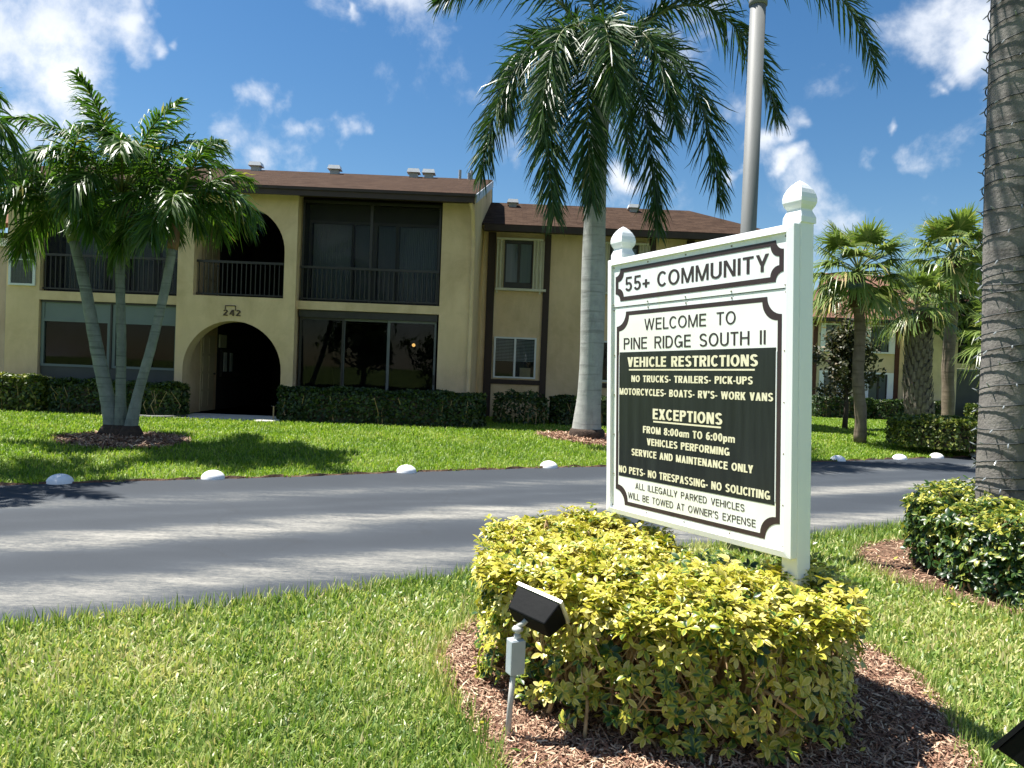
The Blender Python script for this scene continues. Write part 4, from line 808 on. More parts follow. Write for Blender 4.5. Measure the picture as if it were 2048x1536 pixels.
def hedge(name, poly, zb, h, size, dens, mat, lab, cat='hedge', group=None, tone=0.0, rough=0.06, core=True, lump=0.05, gap=0.0, sparse=1.0):
    poly = np.asarray(poly, float); c = poly.mean(0); root = empty(name, (c[0], c[1], zb)); tag(root, lab, cat, group)
    E_ = np.roll(poly, -1, 0)-poly; Ln = np.linalg.norm(E_, axis=1); per = Ln.sum(); lo, hi = poly.min(0), poly.max(0)
    sg = np.sign(np.sum(poly[:, 0]*np.roll(poly[:, 1], -1)-np.roll(poly[:, 0], -1)*poly[:, 1]))
    ns = int(per*h*dens); k = rng.choice(len(poly), ns, p=Ln/per); t = rng.random(ns); p = poly[k]+E_[k]*t[:, None]; nn = np.stack([E_[k, 1], -E_[k, 0]], 1)/Ln[k][:, None]*sg
    zz = gap*h+(1-gap)*h*rng.random(ns)**0.9; ins = np.abs(rng.normal(0, rough, ns))+0.10*np.clip((zz/h-0.75)/0.25, 0, 1)**2; p = p-nn*ins[:, None]
    lumpf = lambda x, y: lump*(np.sin(x*3.1+1)+np.sin(y*4.3)+np.sin(x*7.7+y*5))/2
    A = np.concatenate([p, (zz*(1+0*zz))[:, None]], 1); NA = np.concatenate([nn, np.full((ns, 1), 0.5)], 1)
    nt_ = int((hi[0]-lo[0])*(hi[1]-lo[1])*dens*1.1); x = rng.uniform(lo[0], hi[0], nt_); y = rng.uniform(lo[1], hi[1], nt_); kp = inpoly(x, y, poly); x, y = x[kp], y[kp]
    B = np.stack([x, y, h-np.abs(rng.normal(0, rough*0.8, len(x)))], 1); NB = np.tile([0, 0, 1.], (len(x), 1))
    C = np.concatenate([A, B]); NN = np.concatenate([NA, NB]); C[:, 2] += lumpf(C[:, 0], C[:, 1])*(C[:, 2]/h)
    C[:, :2] -= c
    if sparse < 1: kp = rng.random(len(C)) < sparse; C, NN = C[kp], NN[kp]
    V, q, r = leaves(C, NN, size, 0.5, np.clip(rng.normal(0.45+tone, 0.25, len(C)), 0, 1)); npmesh('foliage', V, [q], mat, root, {'rnd': r})
    if core:
        q_ = c+(poly-c)*0.80; n = len(poly); b = MB(); b.add([(x_-c[0], y_-c[1], gap*h+0.02) for x_, y_ in q_]+[(x_-c[0], y_-c[1], h*0.84) for x_, y_ in q_], [tuple(range(n))[::-1], tuple(range(n, 2*n))]+[(k_, (k_+1) % n, (k_+1) % n+n, k_+n) for k_ in range(n)]); b.build('twigs', M['bark'], root)
    st = MB()
    for _ in range(int(per*4)):
        kx = rng.integers(len(poly)); a = poly[kx]+E_[kx]*rng.random(); a = c+(a-c)*rng.uniform(0.75, 0.95)-c; st.tube([(a[0], a[1], -0.03), (a[0]+rng.normal(0, 0.05), a[1]+rng.normal(0, 0.05), h*0.4), (a[0]+rng.normal(0, 0.1), a[1]+rng.normal(0, 0.1), h*0.8)], [0.012, 0.009, 0.004], 5)
    st.build('stem', M['stem'], root); return root
def rect(x0, x1, y0, y1): return [(x0, y0), (x1, y0), (x1, y1), (x0, y1)]
def rrect(x0, x1, y0, y1, r=0.18): return [(x0+r, y0), ((x0+x1)/2, y0-0.03), (x1-r, y0), (x1, y0+r), (x1, y1-r), (x1-r, y1), (x0+r, y1), (x0, y1-r), (x0, y0+r)]

# ------------------------------------------------------------------ hedges along the building
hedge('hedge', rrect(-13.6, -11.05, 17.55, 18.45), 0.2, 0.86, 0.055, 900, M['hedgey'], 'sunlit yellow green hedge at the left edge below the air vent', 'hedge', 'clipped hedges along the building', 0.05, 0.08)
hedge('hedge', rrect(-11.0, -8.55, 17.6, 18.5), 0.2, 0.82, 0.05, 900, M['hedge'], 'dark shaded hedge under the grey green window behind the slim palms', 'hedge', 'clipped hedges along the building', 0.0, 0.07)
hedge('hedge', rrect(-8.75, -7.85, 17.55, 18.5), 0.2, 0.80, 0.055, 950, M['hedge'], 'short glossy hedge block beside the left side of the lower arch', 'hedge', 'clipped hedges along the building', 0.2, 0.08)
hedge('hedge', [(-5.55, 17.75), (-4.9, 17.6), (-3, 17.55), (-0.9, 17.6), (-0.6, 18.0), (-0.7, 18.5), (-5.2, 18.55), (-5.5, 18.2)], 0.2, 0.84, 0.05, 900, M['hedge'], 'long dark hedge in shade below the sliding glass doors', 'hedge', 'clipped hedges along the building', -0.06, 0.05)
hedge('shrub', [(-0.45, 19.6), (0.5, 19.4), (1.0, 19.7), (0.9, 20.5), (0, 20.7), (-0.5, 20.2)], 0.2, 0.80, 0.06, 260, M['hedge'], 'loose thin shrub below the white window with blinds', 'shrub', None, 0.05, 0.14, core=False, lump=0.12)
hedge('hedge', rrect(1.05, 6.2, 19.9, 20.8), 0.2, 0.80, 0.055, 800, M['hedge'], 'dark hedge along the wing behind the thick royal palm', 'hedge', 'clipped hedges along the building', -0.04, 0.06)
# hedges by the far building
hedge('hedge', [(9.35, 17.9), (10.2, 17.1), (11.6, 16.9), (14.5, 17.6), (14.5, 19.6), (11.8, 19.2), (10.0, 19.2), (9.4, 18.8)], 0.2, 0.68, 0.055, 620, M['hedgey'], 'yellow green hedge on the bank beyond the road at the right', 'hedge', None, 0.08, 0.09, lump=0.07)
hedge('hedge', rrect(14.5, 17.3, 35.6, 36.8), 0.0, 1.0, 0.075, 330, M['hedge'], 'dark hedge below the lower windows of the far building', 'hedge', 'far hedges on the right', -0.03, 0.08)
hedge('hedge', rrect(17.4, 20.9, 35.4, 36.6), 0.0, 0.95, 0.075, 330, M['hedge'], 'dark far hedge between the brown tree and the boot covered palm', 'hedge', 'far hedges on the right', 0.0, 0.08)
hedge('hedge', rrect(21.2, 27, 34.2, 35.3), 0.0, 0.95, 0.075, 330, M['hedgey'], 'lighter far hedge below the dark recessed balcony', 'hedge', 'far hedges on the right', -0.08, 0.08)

# ------------------------------------------------------------------ variegated umbrella shrubs (palmate whorls)
def whorls(C, Nn, ln, rnd, nleaf=7):
    n = len(C); Nn = nrm(Nn); A = nrm(np.cross(Nn, rng.normal(0, 1, (n, 3)))); B = np.cross(Nn, A); Ps = []; Ws = []; Wd = []; Rn = []; 
    for k in range(nleaf):
        kp = rng.random(n) < 0.93; m = kp.sum(); a = 2*math.pi*(k+rng.uniform(-0.3, 0.3, n))/nleaf; up = rng.normal(0.22, 0.28, n)
        d = nrm((A*np.cos(a)[:, None]+B*np.sin(a)[:, None])*np.cos(up)[:, None]+Nn*np.sin(up)[:, None])
        L = ln*rng.uniform(0.7, 1.15, n); P = np.zeros((n, 5, 3)); dr = rng.uniform(0.05, 0.40, n)
        for j, u in enumerate((0, 0.22, 0.5, 0.78, 1.0)):
            P[:, j] = C+d*(L*(0.12+0.88*u))[:, None]-Nn*(L*dr*u*u)[:, None]
        sd = nrm(np.cross(d, Nn)); Ps.append(P[kp]); Wd.append(np.repeat(sd[kp][:, None], 5, 1)); Ws.append((L*0.22)[kp][:, None]*np.array([0.12, 0.75, 1, 0.72, 0.08])[None]); Rn.append(np.clip(rnd[kp]+rng.normal(0, 0.13, m), 0, 1))
        Ps[-1] = (Ps[-1], Nn[kp])
    P = np.concatenate([p[0] for p in Ps]); NN = np.concatenate([p[1] for p in Ps]); Wd = np.concatenate(Wd); Ws = np.concatenate(Ws); Rn = np.concatenate(Rn); n = len(P)
    Lf = P-Wd*Ws[..., None]+NN[:, None]*(Ws*0.28)[..., None]; Rt = P+Wd*Ws[..., None]+NN[:, None]*(Ws*0.28)[..., None]
    V = np.stack([Lf, P, Rt], 2).reshape(-1, 3); b = (np.arange(n)*15)[:, None]; i = np.arange(4)[None]*3
    q = np.concatenate([np.stack([b+i, b+i+1, b+i+4, b+i+3], -1).reshape(-1, 4), np.stack([b+i+1, b+i+2, b+i+5, b+i+4], -1).reshape(-1, 4)])
    ed = np.tile(np.array([1, 0, 1.]), n*5); return V, q, np.repeat(Rn, 15), ed
def umbrella_shrub(name, poly, ztop, lab, mat, nt_, ns, ln, tone_t, tone_s, nstem, zlow=0.12, twist=0.0, low=None, dens_low=0.9):
    poly = smooth_poly(poly, 5); c = poly.mean(0); root = empty(name, (c[0], c[1], 0)); tag(root, lab, 'shrub')
    lo, hi = poly.min(0), poly.max(0); x = rng.uniform(lo[0], hi[0], nt_*3); y = rng.uniform(lo[1], hi[1], nt_*3); k = inpoly(x, y, poly); x, y = x[k][:nt_], y[k][:nt_]
    E_ = np.roll(poly, -1, 0)-poly; Ln = np.linalg.norm(E_, axis=1)
    dist = np.full(len(x), 9.); 
    for p in poly: dist = np.minimum(dist, np.hypot(x-p[0], y-p[1]))
    zt = ztop-0.07*np.exp(-(dist/0.10)**1.0)+0.035*(np.sin(x*7+1)*np.sin(y*6)+np.sin(x*13+y*9)*0.6)+rng.normal(0, 0.025, len(x))
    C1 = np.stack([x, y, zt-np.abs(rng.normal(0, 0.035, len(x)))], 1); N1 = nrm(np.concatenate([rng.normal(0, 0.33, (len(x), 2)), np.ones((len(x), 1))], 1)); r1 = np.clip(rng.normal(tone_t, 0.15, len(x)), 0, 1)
    k = rng.choice(len(poly), ns, p=Ln/Ln.sum()); p = poly[k]+E_[k]*rng.random(ns)[:, None]; sg = np.sign(np.sum(poly[:, 0]*np.roll(poly[:, 1], -1)-np.roll(poly[:, 0], -1)*poly[:, 1])); nn = np.stack([E_[k, 1], -E_[k, 0]], 1)/Ln[k][:, None]*sg
    u = rng.random(ns)**dens_low; z = zlow+(ztop-0.08-zlow)*u; ins = np.abs(rng.normal(0.03, 0.09, ns))+0.07*(1-u)*rng.random(ns); p = p-nn*ins[:, None]
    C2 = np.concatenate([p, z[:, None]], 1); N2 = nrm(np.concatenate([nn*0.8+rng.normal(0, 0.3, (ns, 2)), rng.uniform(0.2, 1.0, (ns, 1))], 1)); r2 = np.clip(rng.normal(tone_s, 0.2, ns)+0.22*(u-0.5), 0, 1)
    C = np.concatenate([C1, C2]); Nn = np.concatenate([N1, N2]); r = np.concatenate([r1, r2])
    if low is not None:
        lp, nlow, zl0, zl1, tl = low; lp = np.array(lp); a, b_ = lp.min(0), lp.max(0); x = rng.uniform(a[0], b_[0], nlow*3); y = rng.uniform(a[1], b_[1], nlow*3); k = inpoly(x, y, lp); x, y = x[k][:nlow], y[k][:nlow]
        C = np.concatenate([C, np.stack([x, y, rng.uniform(zl0, zl1, len(x))], 1)]); Nn = np.concatenate([Nn, nrm(np.concatenate([rng.normal(0, 0.5, (len(x), 2)), np.ones((len(x), 1))], 1))]); r = np.concatenate([r, np.clip(rng.normal(tl, 0.18, len(x)), 0, 1)])
    C[:, :2] -= c; V, q, rr, ed = whorls(C, Nn, ln*rng.uniform(0.8, 1.2, len(C)), r); npmesh('foliage', V, [q], mat, root, {'rnd': rr, 'edge': ed}, True)
    st = MB(); tgt = C[rng.choice(len(C), nstem*3)]
    def clampin(q):
        q = np.array(q)
        for _ in range(12):
            if inpoly(np.array([q[0]]), np.array([q[1]]), (poly-c)*0.92)[0]: break
            q[:2] *= 0.92
        return q
    for k in range(nstem):
        bse = c+(poly[rng.integers(len(poly))]-c)*rng.uniform(0.45, 0.93)-c; b0 = np.array([bse[0], bse[1], -0.02]); dd = np.linalg.norm(tgt[:, :2]-bse, axis=1); o_ = np.argsort(dd+rng.uniform(0, 0.25, len(dd)))[:4]
        m = b0+np.array([bse[0]*0.12+rng.normal(0, 0.12), bse[1]*0.12+rng.normal(0, 0.12), ztop*rng.uniform(0.2, 0.5)]); m = clampin(m); r0 = rng.uniform(0.006, 0.015); st.tube([b0, b0*0.7+m*0.3+rng.normal(0, 0.02, 3), b0*0.35+m*0.65+rng.normal(0, 0.025, 3), m], [r0, r0*0.9, r0*0.85, r0*0.75], 6)
        for q_ in o_:
            e = tgt[q_]; mid = clampin(m*0.5+e*0.5)+np.array([rng.normal(0, 0.04), rng.normal(0, 0.04), -0.03]); st.tube([m, mid, e-np.array([0, 0, 0.01])], [r0*0.7, r0*0.5, r0*0.3], 5)
        if rng.random() < 0.5:
            e = clampin(m+np.array([rng.normal(0, 0.2), rng.normal(0, 0.2), rng.uniform(-0.1, 0.1)])); st.tube([m, (m+e)/2+rng.normal(0, 0.02, 3), e], [r0*0.6, r0*0.5, r0*0.35], 5)
    st.build('stem', M['stem'], root, True); return root
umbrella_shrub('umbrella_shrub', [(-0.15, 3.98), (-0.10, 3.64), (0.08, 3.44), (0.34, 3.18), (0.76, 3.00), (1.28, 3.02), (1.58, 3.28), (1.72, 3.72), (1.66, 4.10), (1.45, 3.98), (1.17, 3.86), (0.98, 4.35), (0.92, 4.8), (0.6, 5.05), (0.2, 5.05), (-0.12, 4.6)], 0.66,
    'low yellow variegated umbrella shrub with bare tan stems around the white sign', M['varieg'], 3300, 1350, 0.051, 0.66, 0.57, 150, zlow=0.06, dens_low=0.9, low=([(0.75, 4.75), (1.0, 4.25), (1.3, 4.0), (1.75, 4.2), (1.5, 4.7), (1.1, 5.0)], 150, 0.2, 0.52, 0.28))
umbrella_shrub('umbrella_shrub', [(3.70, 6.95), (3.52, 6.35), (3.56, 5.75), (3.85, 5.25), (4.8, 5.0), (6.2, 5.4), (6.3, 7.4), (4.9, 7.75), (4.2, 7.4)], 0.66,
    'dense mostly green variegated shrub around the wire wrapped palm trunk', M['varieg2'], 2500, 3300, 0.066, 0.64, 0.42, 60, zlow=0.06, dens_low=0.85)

fx = np.concatenate([rng.uniform(-0.3, 2.3, 70), rng.uniform(3.0, 4.0, 40), rng.uniform(-2.5, 3, 14)]); fy_ = np.concatenate([rng.uniform(2.9, 4.9, 70), rng.uniform(5.3, 7.4, 40), rng.uniform(2.8, 4.2, 14)])
C_ = np.stack([fx, fy_, np.full(len(fx), 0.045)], 1); V, q, r = leaves(C_, np.tile([0, 0, 1.], (len(fx), 1)), 0.024, 0.4, np.clip(rng.normal(0.58, 0.14, len(fx)), 0, 1), 0.35)
tag(npmesh('fallen_leaves', V, [q], M['varieg'], attrs={'rnd': r, 'edge': np.full(len(r), 0.6)}), 'small yellow fallen leaves on the mulch and near grass', 'fallen leaves', None, 'stuff')
# ------------------------------------------------------------------ slim clump palms
def slim_palm(base, pts, rr, mat, shaft, shaft_mat, specs, lab, Lf=0.54, wid=0.019, group='slim palms in the round mulch bed'):
    b = np.array(base); root = empty('palm_tree', tuple(b)); tag(root, lab, 'palm tree', group)
    pts = np.array(pts)-b; mb = MB(); n = 40; t = np.linspace(0, 1, len(pts)); T_ = np.linspace(0, 1, n)
    P = np.stack([np.interp(T_, t, pts[:, k]) for k in range(3)], 1); 
    for _ in range(6): P[1:-1] = (P[:-2]+2*P[1:-1]+P[2:])/4
    R_ = np.interp(T_, np.linspace(0, 1, len(rr)), rr)*(1+0.03*np.sin(np.arange(n)*2.1)); mb.tube(P, list(R_), 14); tr_ = mb.build('trunk', mat, root, True)
    rt = MB(); rt.lathe([(rr[0]*1.5, -0.05), (rr[0]*1.75, 0.05), (rr[0]*1.45, 0.14), (rr[0]*1.05, 0.22)], 14); rt.build('root_flare', M['roots'], root, True)
    top = P[-1]; sh = np.array(shaft)-b; cs = MB(); cs.tube([top-(sh-top)*0.02, top*0.75+sh*0.25, top*0.4+sh*0.6, sh, sh+(sh-top)*0.25], [rr[-1]*1.25, rr[-1]*1.3, rr[-1]*1.0, rr[-1]*0.7, rr[-1]*0.35], 12); cs.build('crownshaft', shaft_mat, root, True)
    for (az, el, L, bend) in specs:
        a0 = sh+np.array([math.sin(rad(az)), math.cos(rad(az)), 0])*0.04
        Rr = arc(a0, rad(az), rad(el), L, rad(bend)); add_frond(root, (0, 0, 0), Rr, M['coco'], 0.026, 74, Lf, wid, droop=0.55, plume=0.42, start=0.16, dead=0.012)
    return root
CY = 13.1
def ring_specs(n, off, el, L, bend, je=7):
    return [(off+360*k/n+random.uniform(-12, 12), el+random.uniform(-je, je), L*random.uniform(0.9, 1.08), bend+random.uniform(-12, 12)) for k in range(n)]
zb = 0.2
def cp(px, py, dy=0): return at(px, py, CY+dy)
slim_palm((*cp(241, 866)[:2], zb), [cp(243, 868), cp(241, 800), cp(243, 680), cp(240, 560), cp(242, 492)], [0.13, 0.085, 0.079, 0.076, 0.073], M['trunkdark'], cp(244, 385), M['shaft'],
    ring_specs(4, 20, 78, 2.2, 55)+ring_specs(5, 70, 56, 2.05, 95)+ring_specs(4, 10, 26, 1.75, 95)+[(255, 66, 2.25, 75), (100, 62, 2.2, 85)], 'tallest middle palm of the three, straight trunk with a green shaft')
slim_palm((*cp(226, 868, 0.05)[:2], zb), [cp(228, 868, 0.05), cp(216, 800, 0.05), cp(192, 690), cp(170, 570, -0.1), cp(147, 482, -0.1)], [0.15, 0.122, 0.108, 0.092, 0.075], M['trunkclump'], cp(128, 412, -0.1), M['shaft'],
    ring_specs(4, 60, 68, 1.95, 75)+ring_specs(5, 0, 38, 1.8, 100)+ring_specs(4, 30, 2, 1.45, 75)+[(275, 58, 2.2, 70), (250, 45, 2.2, 80)], 'palm of the three whose thick trunk leans left')
slim_palm((*cp(262, 868, -0.08)[:2], zb), [cp(259, 868, -0.08), cp(275, 790, -0.1), cp(304, 690, -0.2), cp(330, 580, -0.25), cp(345, 497, -0.3)], [0.12, 0.084, 0.078, 0.075, 0.072], M['trunkclump'], cp(356, 425, -0.3), M['shaftb'],
    ring_specs(4, 45, 70, 1.7, 70)+ring_specs(5, 20, 42, 1.35, 100)+[(180, 5, 1.2, 80), (260, 0, 1.2, 80), (95, 52, 1.6, 115)], 'palm of the three whose trunk leans right toward the arch')

slim_palm((-8.0, 9.8, 0.06), [(-8.0, 9.8, 0.06), (-8.1, 9.8, 2), (-8.4, 9.8, 3.95)], [0.15, 0.115, 0.105], M['trunkclump'], (-8.5, 9.8, 4.75), M['shaft'],
    ring_specs(4, 20, 70, 2.0, 75)+ring_specs(6, 70, 45, 2.1, 105)+ring_specs(6, 10, 18, 1.9, 90), 'palm outside the left edge, only its frond tips reaching into view', group=None)
# ------------------------------------------------------------------ royal palm in the middle
def royal(base, pts, rr, mat, crown, fr_, lab, cat='palm tree', Lf=0.86, n=190, wid=0.020, group=None):
    b = np.array(base); root = empty('royal_palm', tuple(b)); tag(root, lab, cat, group)
    pts = np.array(pts)-b; m = 60; t = np.linspace(0, 1, len(pts)); T_ = np.linspace(0, 1, m); P = np.stack([np.interp(T_, t, pts[:, k]) for k in range(3)], 1)
    for _ in range(4): P[1:-1] = (P[:-2]+2*P[1:-1]+P[2:])/4
    R_ = np.interp(T_, np.linspace(0, 1, len(rr)), rr); mb = MB(); mb.tube(P, list(R_), 24); mb.build('trunk', mat, root, True)
    c = np.array(crown)-b; top = P[-1]; cs = MB(); cs.tube([top, top*0.7+c*0.3, top*0.3+c*0.7, c, c+(c-top)*0.2], [rr[-1]*1.06, rr[-1]*1.1, rr[-1]*0.85, rr[-1]*0.5, rr[-1]*0.2], 16); cs.build('crownshaft', M['shaft'], root, True)
    for mid, tip in fr_:
        R = bez(c+nrm((np.array(mid)-b-c)*np.array([1, 1, 0.2]))*0.1, np.array(mid)-b, np.array(tip)-b, 18); add_frond(root, (0, 0, 0), R, M['royal'], 0.04, n, Lf, wid, droop=0.36, plume=0.72, start=0.10, dead=0.006)
    rt = MB(); rt.lathe([(rr[0]*1.02, -0.1), (rr[0]*1.12, 0.03), (rr[0]*1.10, 0.14), (rr[0]*0.99, 0.2)], 24); rt.build('root_flare', M['roots'], root, True)
    return root
RY = 16.85
def rp(px, py, dy=0): return at(px, py, RY+dy)
# Bezier mid points: the curve passes halfway, so they are pushed outward and up
FR = [((1020, 0, -0.3), (962, 350, -0.7)), ((1040, -150, 0.2), (878, 5, 0.3)), ((1060, 60, -1.0), (1108, 430, -1.2)), ((1160, 60, -1.6), (1183, 405, -1.3)), ((1290, 70, -0.3), (1316, 455, -0.2)),
      ((1385, -30, -0.6), (1440, 400, -0.8)), ((1450, -140, 0.1), (1556, 235, 0.2)), ((1640, -260, -0.3), (1757, 150, -0.4)), ((1110, -60, -1.3), (1080, 260, -1.9)), ((1300, -40, -1.4), (1350, 250, -1.9)), ((1030, -20, 0.9), (1015, 240, 1.3)), ((1200, -60, -1.9), (1235, 200, -2.5)),
      ((1130, -350, 0.3), (960, -330, 0.5)), ((1330, -350, -0.2), (1500, -260, -0.4)), ((1230, -20, 2.2), (1262, 330, 2.6)), ((1130, -20, 2.0), (1085, 290, 2.4)), ((1210, -420, 0.4), (1260, -420, 0.6))]
royal((*rp(1174, 868)[:2], 0.2), [rp(1173, 874), rp(1174, 840), rp(1179, 790), rp(1184, 700), rp(1186, 600), rp(1188, 480), rp(1194, 330), rp(1202, 215)], [0.36, 0.315, 0.275, 0.262, 0.27, 0.272, 0.245, 0.215, 0.20], M['trunkroyal'], rp(1206, 110),
      [(rp(*a), rp(*b)) for a, b in FR], 'tall royal palm with a thick smooth grey trunk in the middle of the lawn')
# the near palm at the right edge, its crown above the picture
GX_, GY_ = 4.42, 6.62
tx = lambda py: at(1968 if py < 500 else 1976, py, GY_)
zt = 9.0; crown = np.array([GX_-0.10, GY_, zt+1.2]); fr_ = []
for k in range(13):
    az = 2*math.pi*k/13+0.2; L = 3.0+0.5*random.random(); e = 0.25+0.9*random.random(); mid = crown+np.array([math.sin(az)*L*0.75, math.cos(az)*L*0.75, e+0.5]); tip = crown+np.array([math.sin(az)*L, math.cos(az)*L, -1.6+0.9*e]); fr_.append((mid, tip))
royal((GX_, GY_, 0.0), [(GX_+0.02, GY_, -0.05), (GX_+0.0, GY_, 0.6), (GX_-0.01, GY_, 2), (GX_-0.04, GY_, 3.2), (GX_-0.07, GY_, 5), (GX_-0.1, GY_, zt)], [0.27, 0.25, 0.245, 0.255, 0.25, 0.20], M['trunkright'], crown, fr_, 'near palm at the right edge, its weathered trunk wrapped in dark light strings', n=80)
# string lights round that trunk
sl_ = MB(); bu = MB(); pts = []; z = 0.75; a = 0.0; k = 0; zz = 0.72
turns = [0.06, 0.1, 0.16, 0.17, 0.14, 0.20, 0.13, 0.24, 0.09, 0.19, 0.13, 0.17, 0.06, 0.05, 0.21, 0.27, 0.18, 0.21, 0.16, 0.15, 0.21, 0.20, 0.19, 0.17, 0.14, 0.15, 0.19, 0.23, 0.18, 0.2, 0.22, 0.2, 0.2]
def tr_r(z): return float(np.interp(z, [0, 0.6, 2, 3.2, 5, 9], [0.262, 0.254, 0.252, 0.257, 0.252, 0.20]))+0.012
def tr_x(z): return float(np.interp(z, [0, 0.6, 2, 3.2, 5, 9], [0.02, 0, -0.01, -0.04, -0.07, -0.1]))
for ti, pitch in enumerate(turns):
    tilt = random.uniform(-0.05, 0.05); ph = random.uniform(0, 6.28)
    for q in range(40):
        a = 2*math.pi*q/40; z_ = zz+pitch*q/40+tilt*math.sin(a+ph)*math.sin(math.pi*q/40)+random.uniform(-0.003, 0.003); r = tr_r(z_); p = np.array([tr_x(z_)+r*math.cos(a), r*math.sin(a), z_]); pts.append(p)
        if q % 5 == (ti*2) % 5:
            d_ = np.array([math.cos(a), math.sin(a), random.choice((-0.9, -0.6, 0.5, 0.9))]); bu.tube([p, p+d_*0.018, p+d_*0.04], [0.006, 0.007, 0.003], 6)
    zz += pitch
sl_.tube(pts, 0.0055, 6)
so = empty('string_lights', (GX_, GY_, 0.0)); tag(so, 'dark wire string of small lights wound around the near palm trunk', 'string lights'); sl_.build('wire', M['wire'], so, True); bu.build('bulb', M['bulb'], so)['kind'] = 'stuff'

# ------------------------------------------------------------------ fan palms
def fan_leaf(root, base, az, el, pet, Rb, nseg, droop, tone, deadp=0.02):
    R = arc(base, az, el, pet, rad(22), 6); e = el-rad(22); d = R[-1]-R[-2]; d = nrm(d); S = nrm(np.cross(d, [0, 0, 1.])); U = np.cross(S, d); tiltf = random.uniform(-0.2, 0.25)
    t = np.linspace(-1.85, 1.85, nseg)+rng.normal(0, 0.03, nseg); dirs = nrm(np.cos(t)[:, None]*d+np.sin(t)[:, None]*S*1.0+U*(0.25+tiltf)*(1-np.abs(t)/3)[:, None])
    L = Rb*(1-0.28*(np.abs(t)/1.85)**2)*rng.uniform(0.88, 1.08, nseg); P = np.zeros((nseg, 5, 3)); hub = R[-1]
    for k, u in enumerate((0.02, 0.3, 0.55, 0.8, 1.0)):
        P[:, k] = hub+dirs*(L*u)[:, None]; P[:, k, 2] -= L*droop*(max(u-0.25, 0)/0.75)**1.7*rng.uniform(0.4, 1.5, nseg)
    wd = nrm(np.cross(dirs, U)); ws = (Rb*0.034)*np.array([0.4, 1.35, 0.95, 0.5, 0.06])[None]*np.ones((nseg, 1)); rn = np.clip(rng.normal(0.45+tone, 0.16, nseg), 0, 0.9); rn[rng.random(nseg) < deadp] = 1
    V, q, r = strips(P, np.repeat(wd[:, None], 5, 1), ws, rn); o = npmesh('frond', V, [q], M['sabal'], root, {'rnd': r}); rachis_mesh(R, 0.02, 0.012, M['rachis'], o)
def fan_palm(base, top, r0, r1, nleaf, pet, Rb, lab, mat='trunksabal', boots=False, droop=0.5, elmin=-55, elmax=80, tone=0.0):
    b = np.array(base); root = empty('fan_palm', tuple(b)); tag(root, lab, 'palm tree', 'fan palms on the right'); top = np.array(top)-b; n = 24
    mb = MB(); wv = [np.array([math.sin(k*0.5)*0.03, 0, 0]) for k in range(n)]; P = [top*k/(n-1)+wv[k]-wv[0] for k in range(n)]; mb.tube(P, [(r0+(r1-r0)*k/(n-1))*(1+0.05*math.sin(k*1.7)) for k in range(n)], 14); mb.build('trunk', M[mat], root, True)
    fb = MB(); fb.tube([P[-1]-np.array([0, 0, 0.7]), P[-1]-np.array([0, 0, 0.3]), P[-1]+np.array([0, 0, 0.1])], [r1*1.15, r1*1.7, r1*1.1], 14); fb.build('fibre', M['fiber'], root, True)
    if boots:
        bt = MB(); H = top[2]; nz_ = int(H/0.105)
        for k in range(nz_*7):
            z = H*k/(nz_*7); a = k*2.39996; r = (r0+(r1-r0)*z/H)*1.02; c = P[min(int(z/H*(n-1)), n-1)]; u = np.array([math.cos(a), math.sin(a), 0]); s = np.array([-u[1], u[0], 0]); o = np.array([c[0], c[1], z])+u*r
            wd_ = 0.075; h = random.uniform(0.20, 0.30); ou = random.uniform(0.05, 0.11); bt.add([o-s*wd_, o+s*wd_, o+s*wd_*0.5+u*ou+np.array([0, 0, h]), o-s*wd_*0.5+u*ou+np.array([0, 0, h]), o-s*wd_*0.4+u*0.05, o+s*wd_*0.4+u*0.05], [(0, 1, 2, 3), (0, 3, 4), (1, 5, 2), (4, 3, 2, 5)])
        bt.build('leaf_boots', M['boots'], root)
    hd = P[-1]+np.array([0, 0, 0.05])
    for k in range(nleaf):
        u = (k+0.5)/nleaf; el = rad(elmax+(elmin-elmax)*u**1.0); az = k*2.39996+random.uniform(-0.2, 0.2); fan_leaf(root, hd+np.array([0, 0, 0.25*(1-u)]), az, el, pet*random.uniform(0.85, 1.1), Rb*random.uniform(0.88, 1.08), 34, droop*random.uniform(0.7, 1.3)*(0.45+0.9*u), tone, 0.02+0.10*(u > 0.8))
    return root
def fp(px, py, Y): return at(px, py, Y)
b1 = fp(1720, 872, 19.2); fan_palm((b1[0], b1[1], 0.15), fp(1717, 560, 19.2), 0.155, 0.13, 32, 0.8, 0.84, 'nearest fan palm with a bare slender trunk beside the white sign post', elmin=-34)
b2 = fp(1893, 842, 25.5); fan_palm((b2[0], b2[1], 0.1), fp(1906, 520, 25.5), 0.20, 0.185, 30, 0.9, 1.0, 'fan palm with a bent bare trunk, next to the wire wrapped trunk', elmin=-40)
b3 = fp(1838, 842, 22.5); fan_palm((b3[0], b3[1], 0.1), fp(1834, 625, 22.5), 0.34, 0.30, 24, 0.75, 0.75, 'fan palm whose thick trunk is covered in old leaf boots', mat='boots', boots=True, elmin=-18, tone=-0.03)
b4 = fp(2015, 870, 20.5); fan_palm((b4[0], b4[1], 0.1), fp(2020, 690, 20.5), 0.16, 0.14, 22, 0.7, 0.8, 'low fan palm half hidden behind the wire wrapped trunk', elmin=-35)
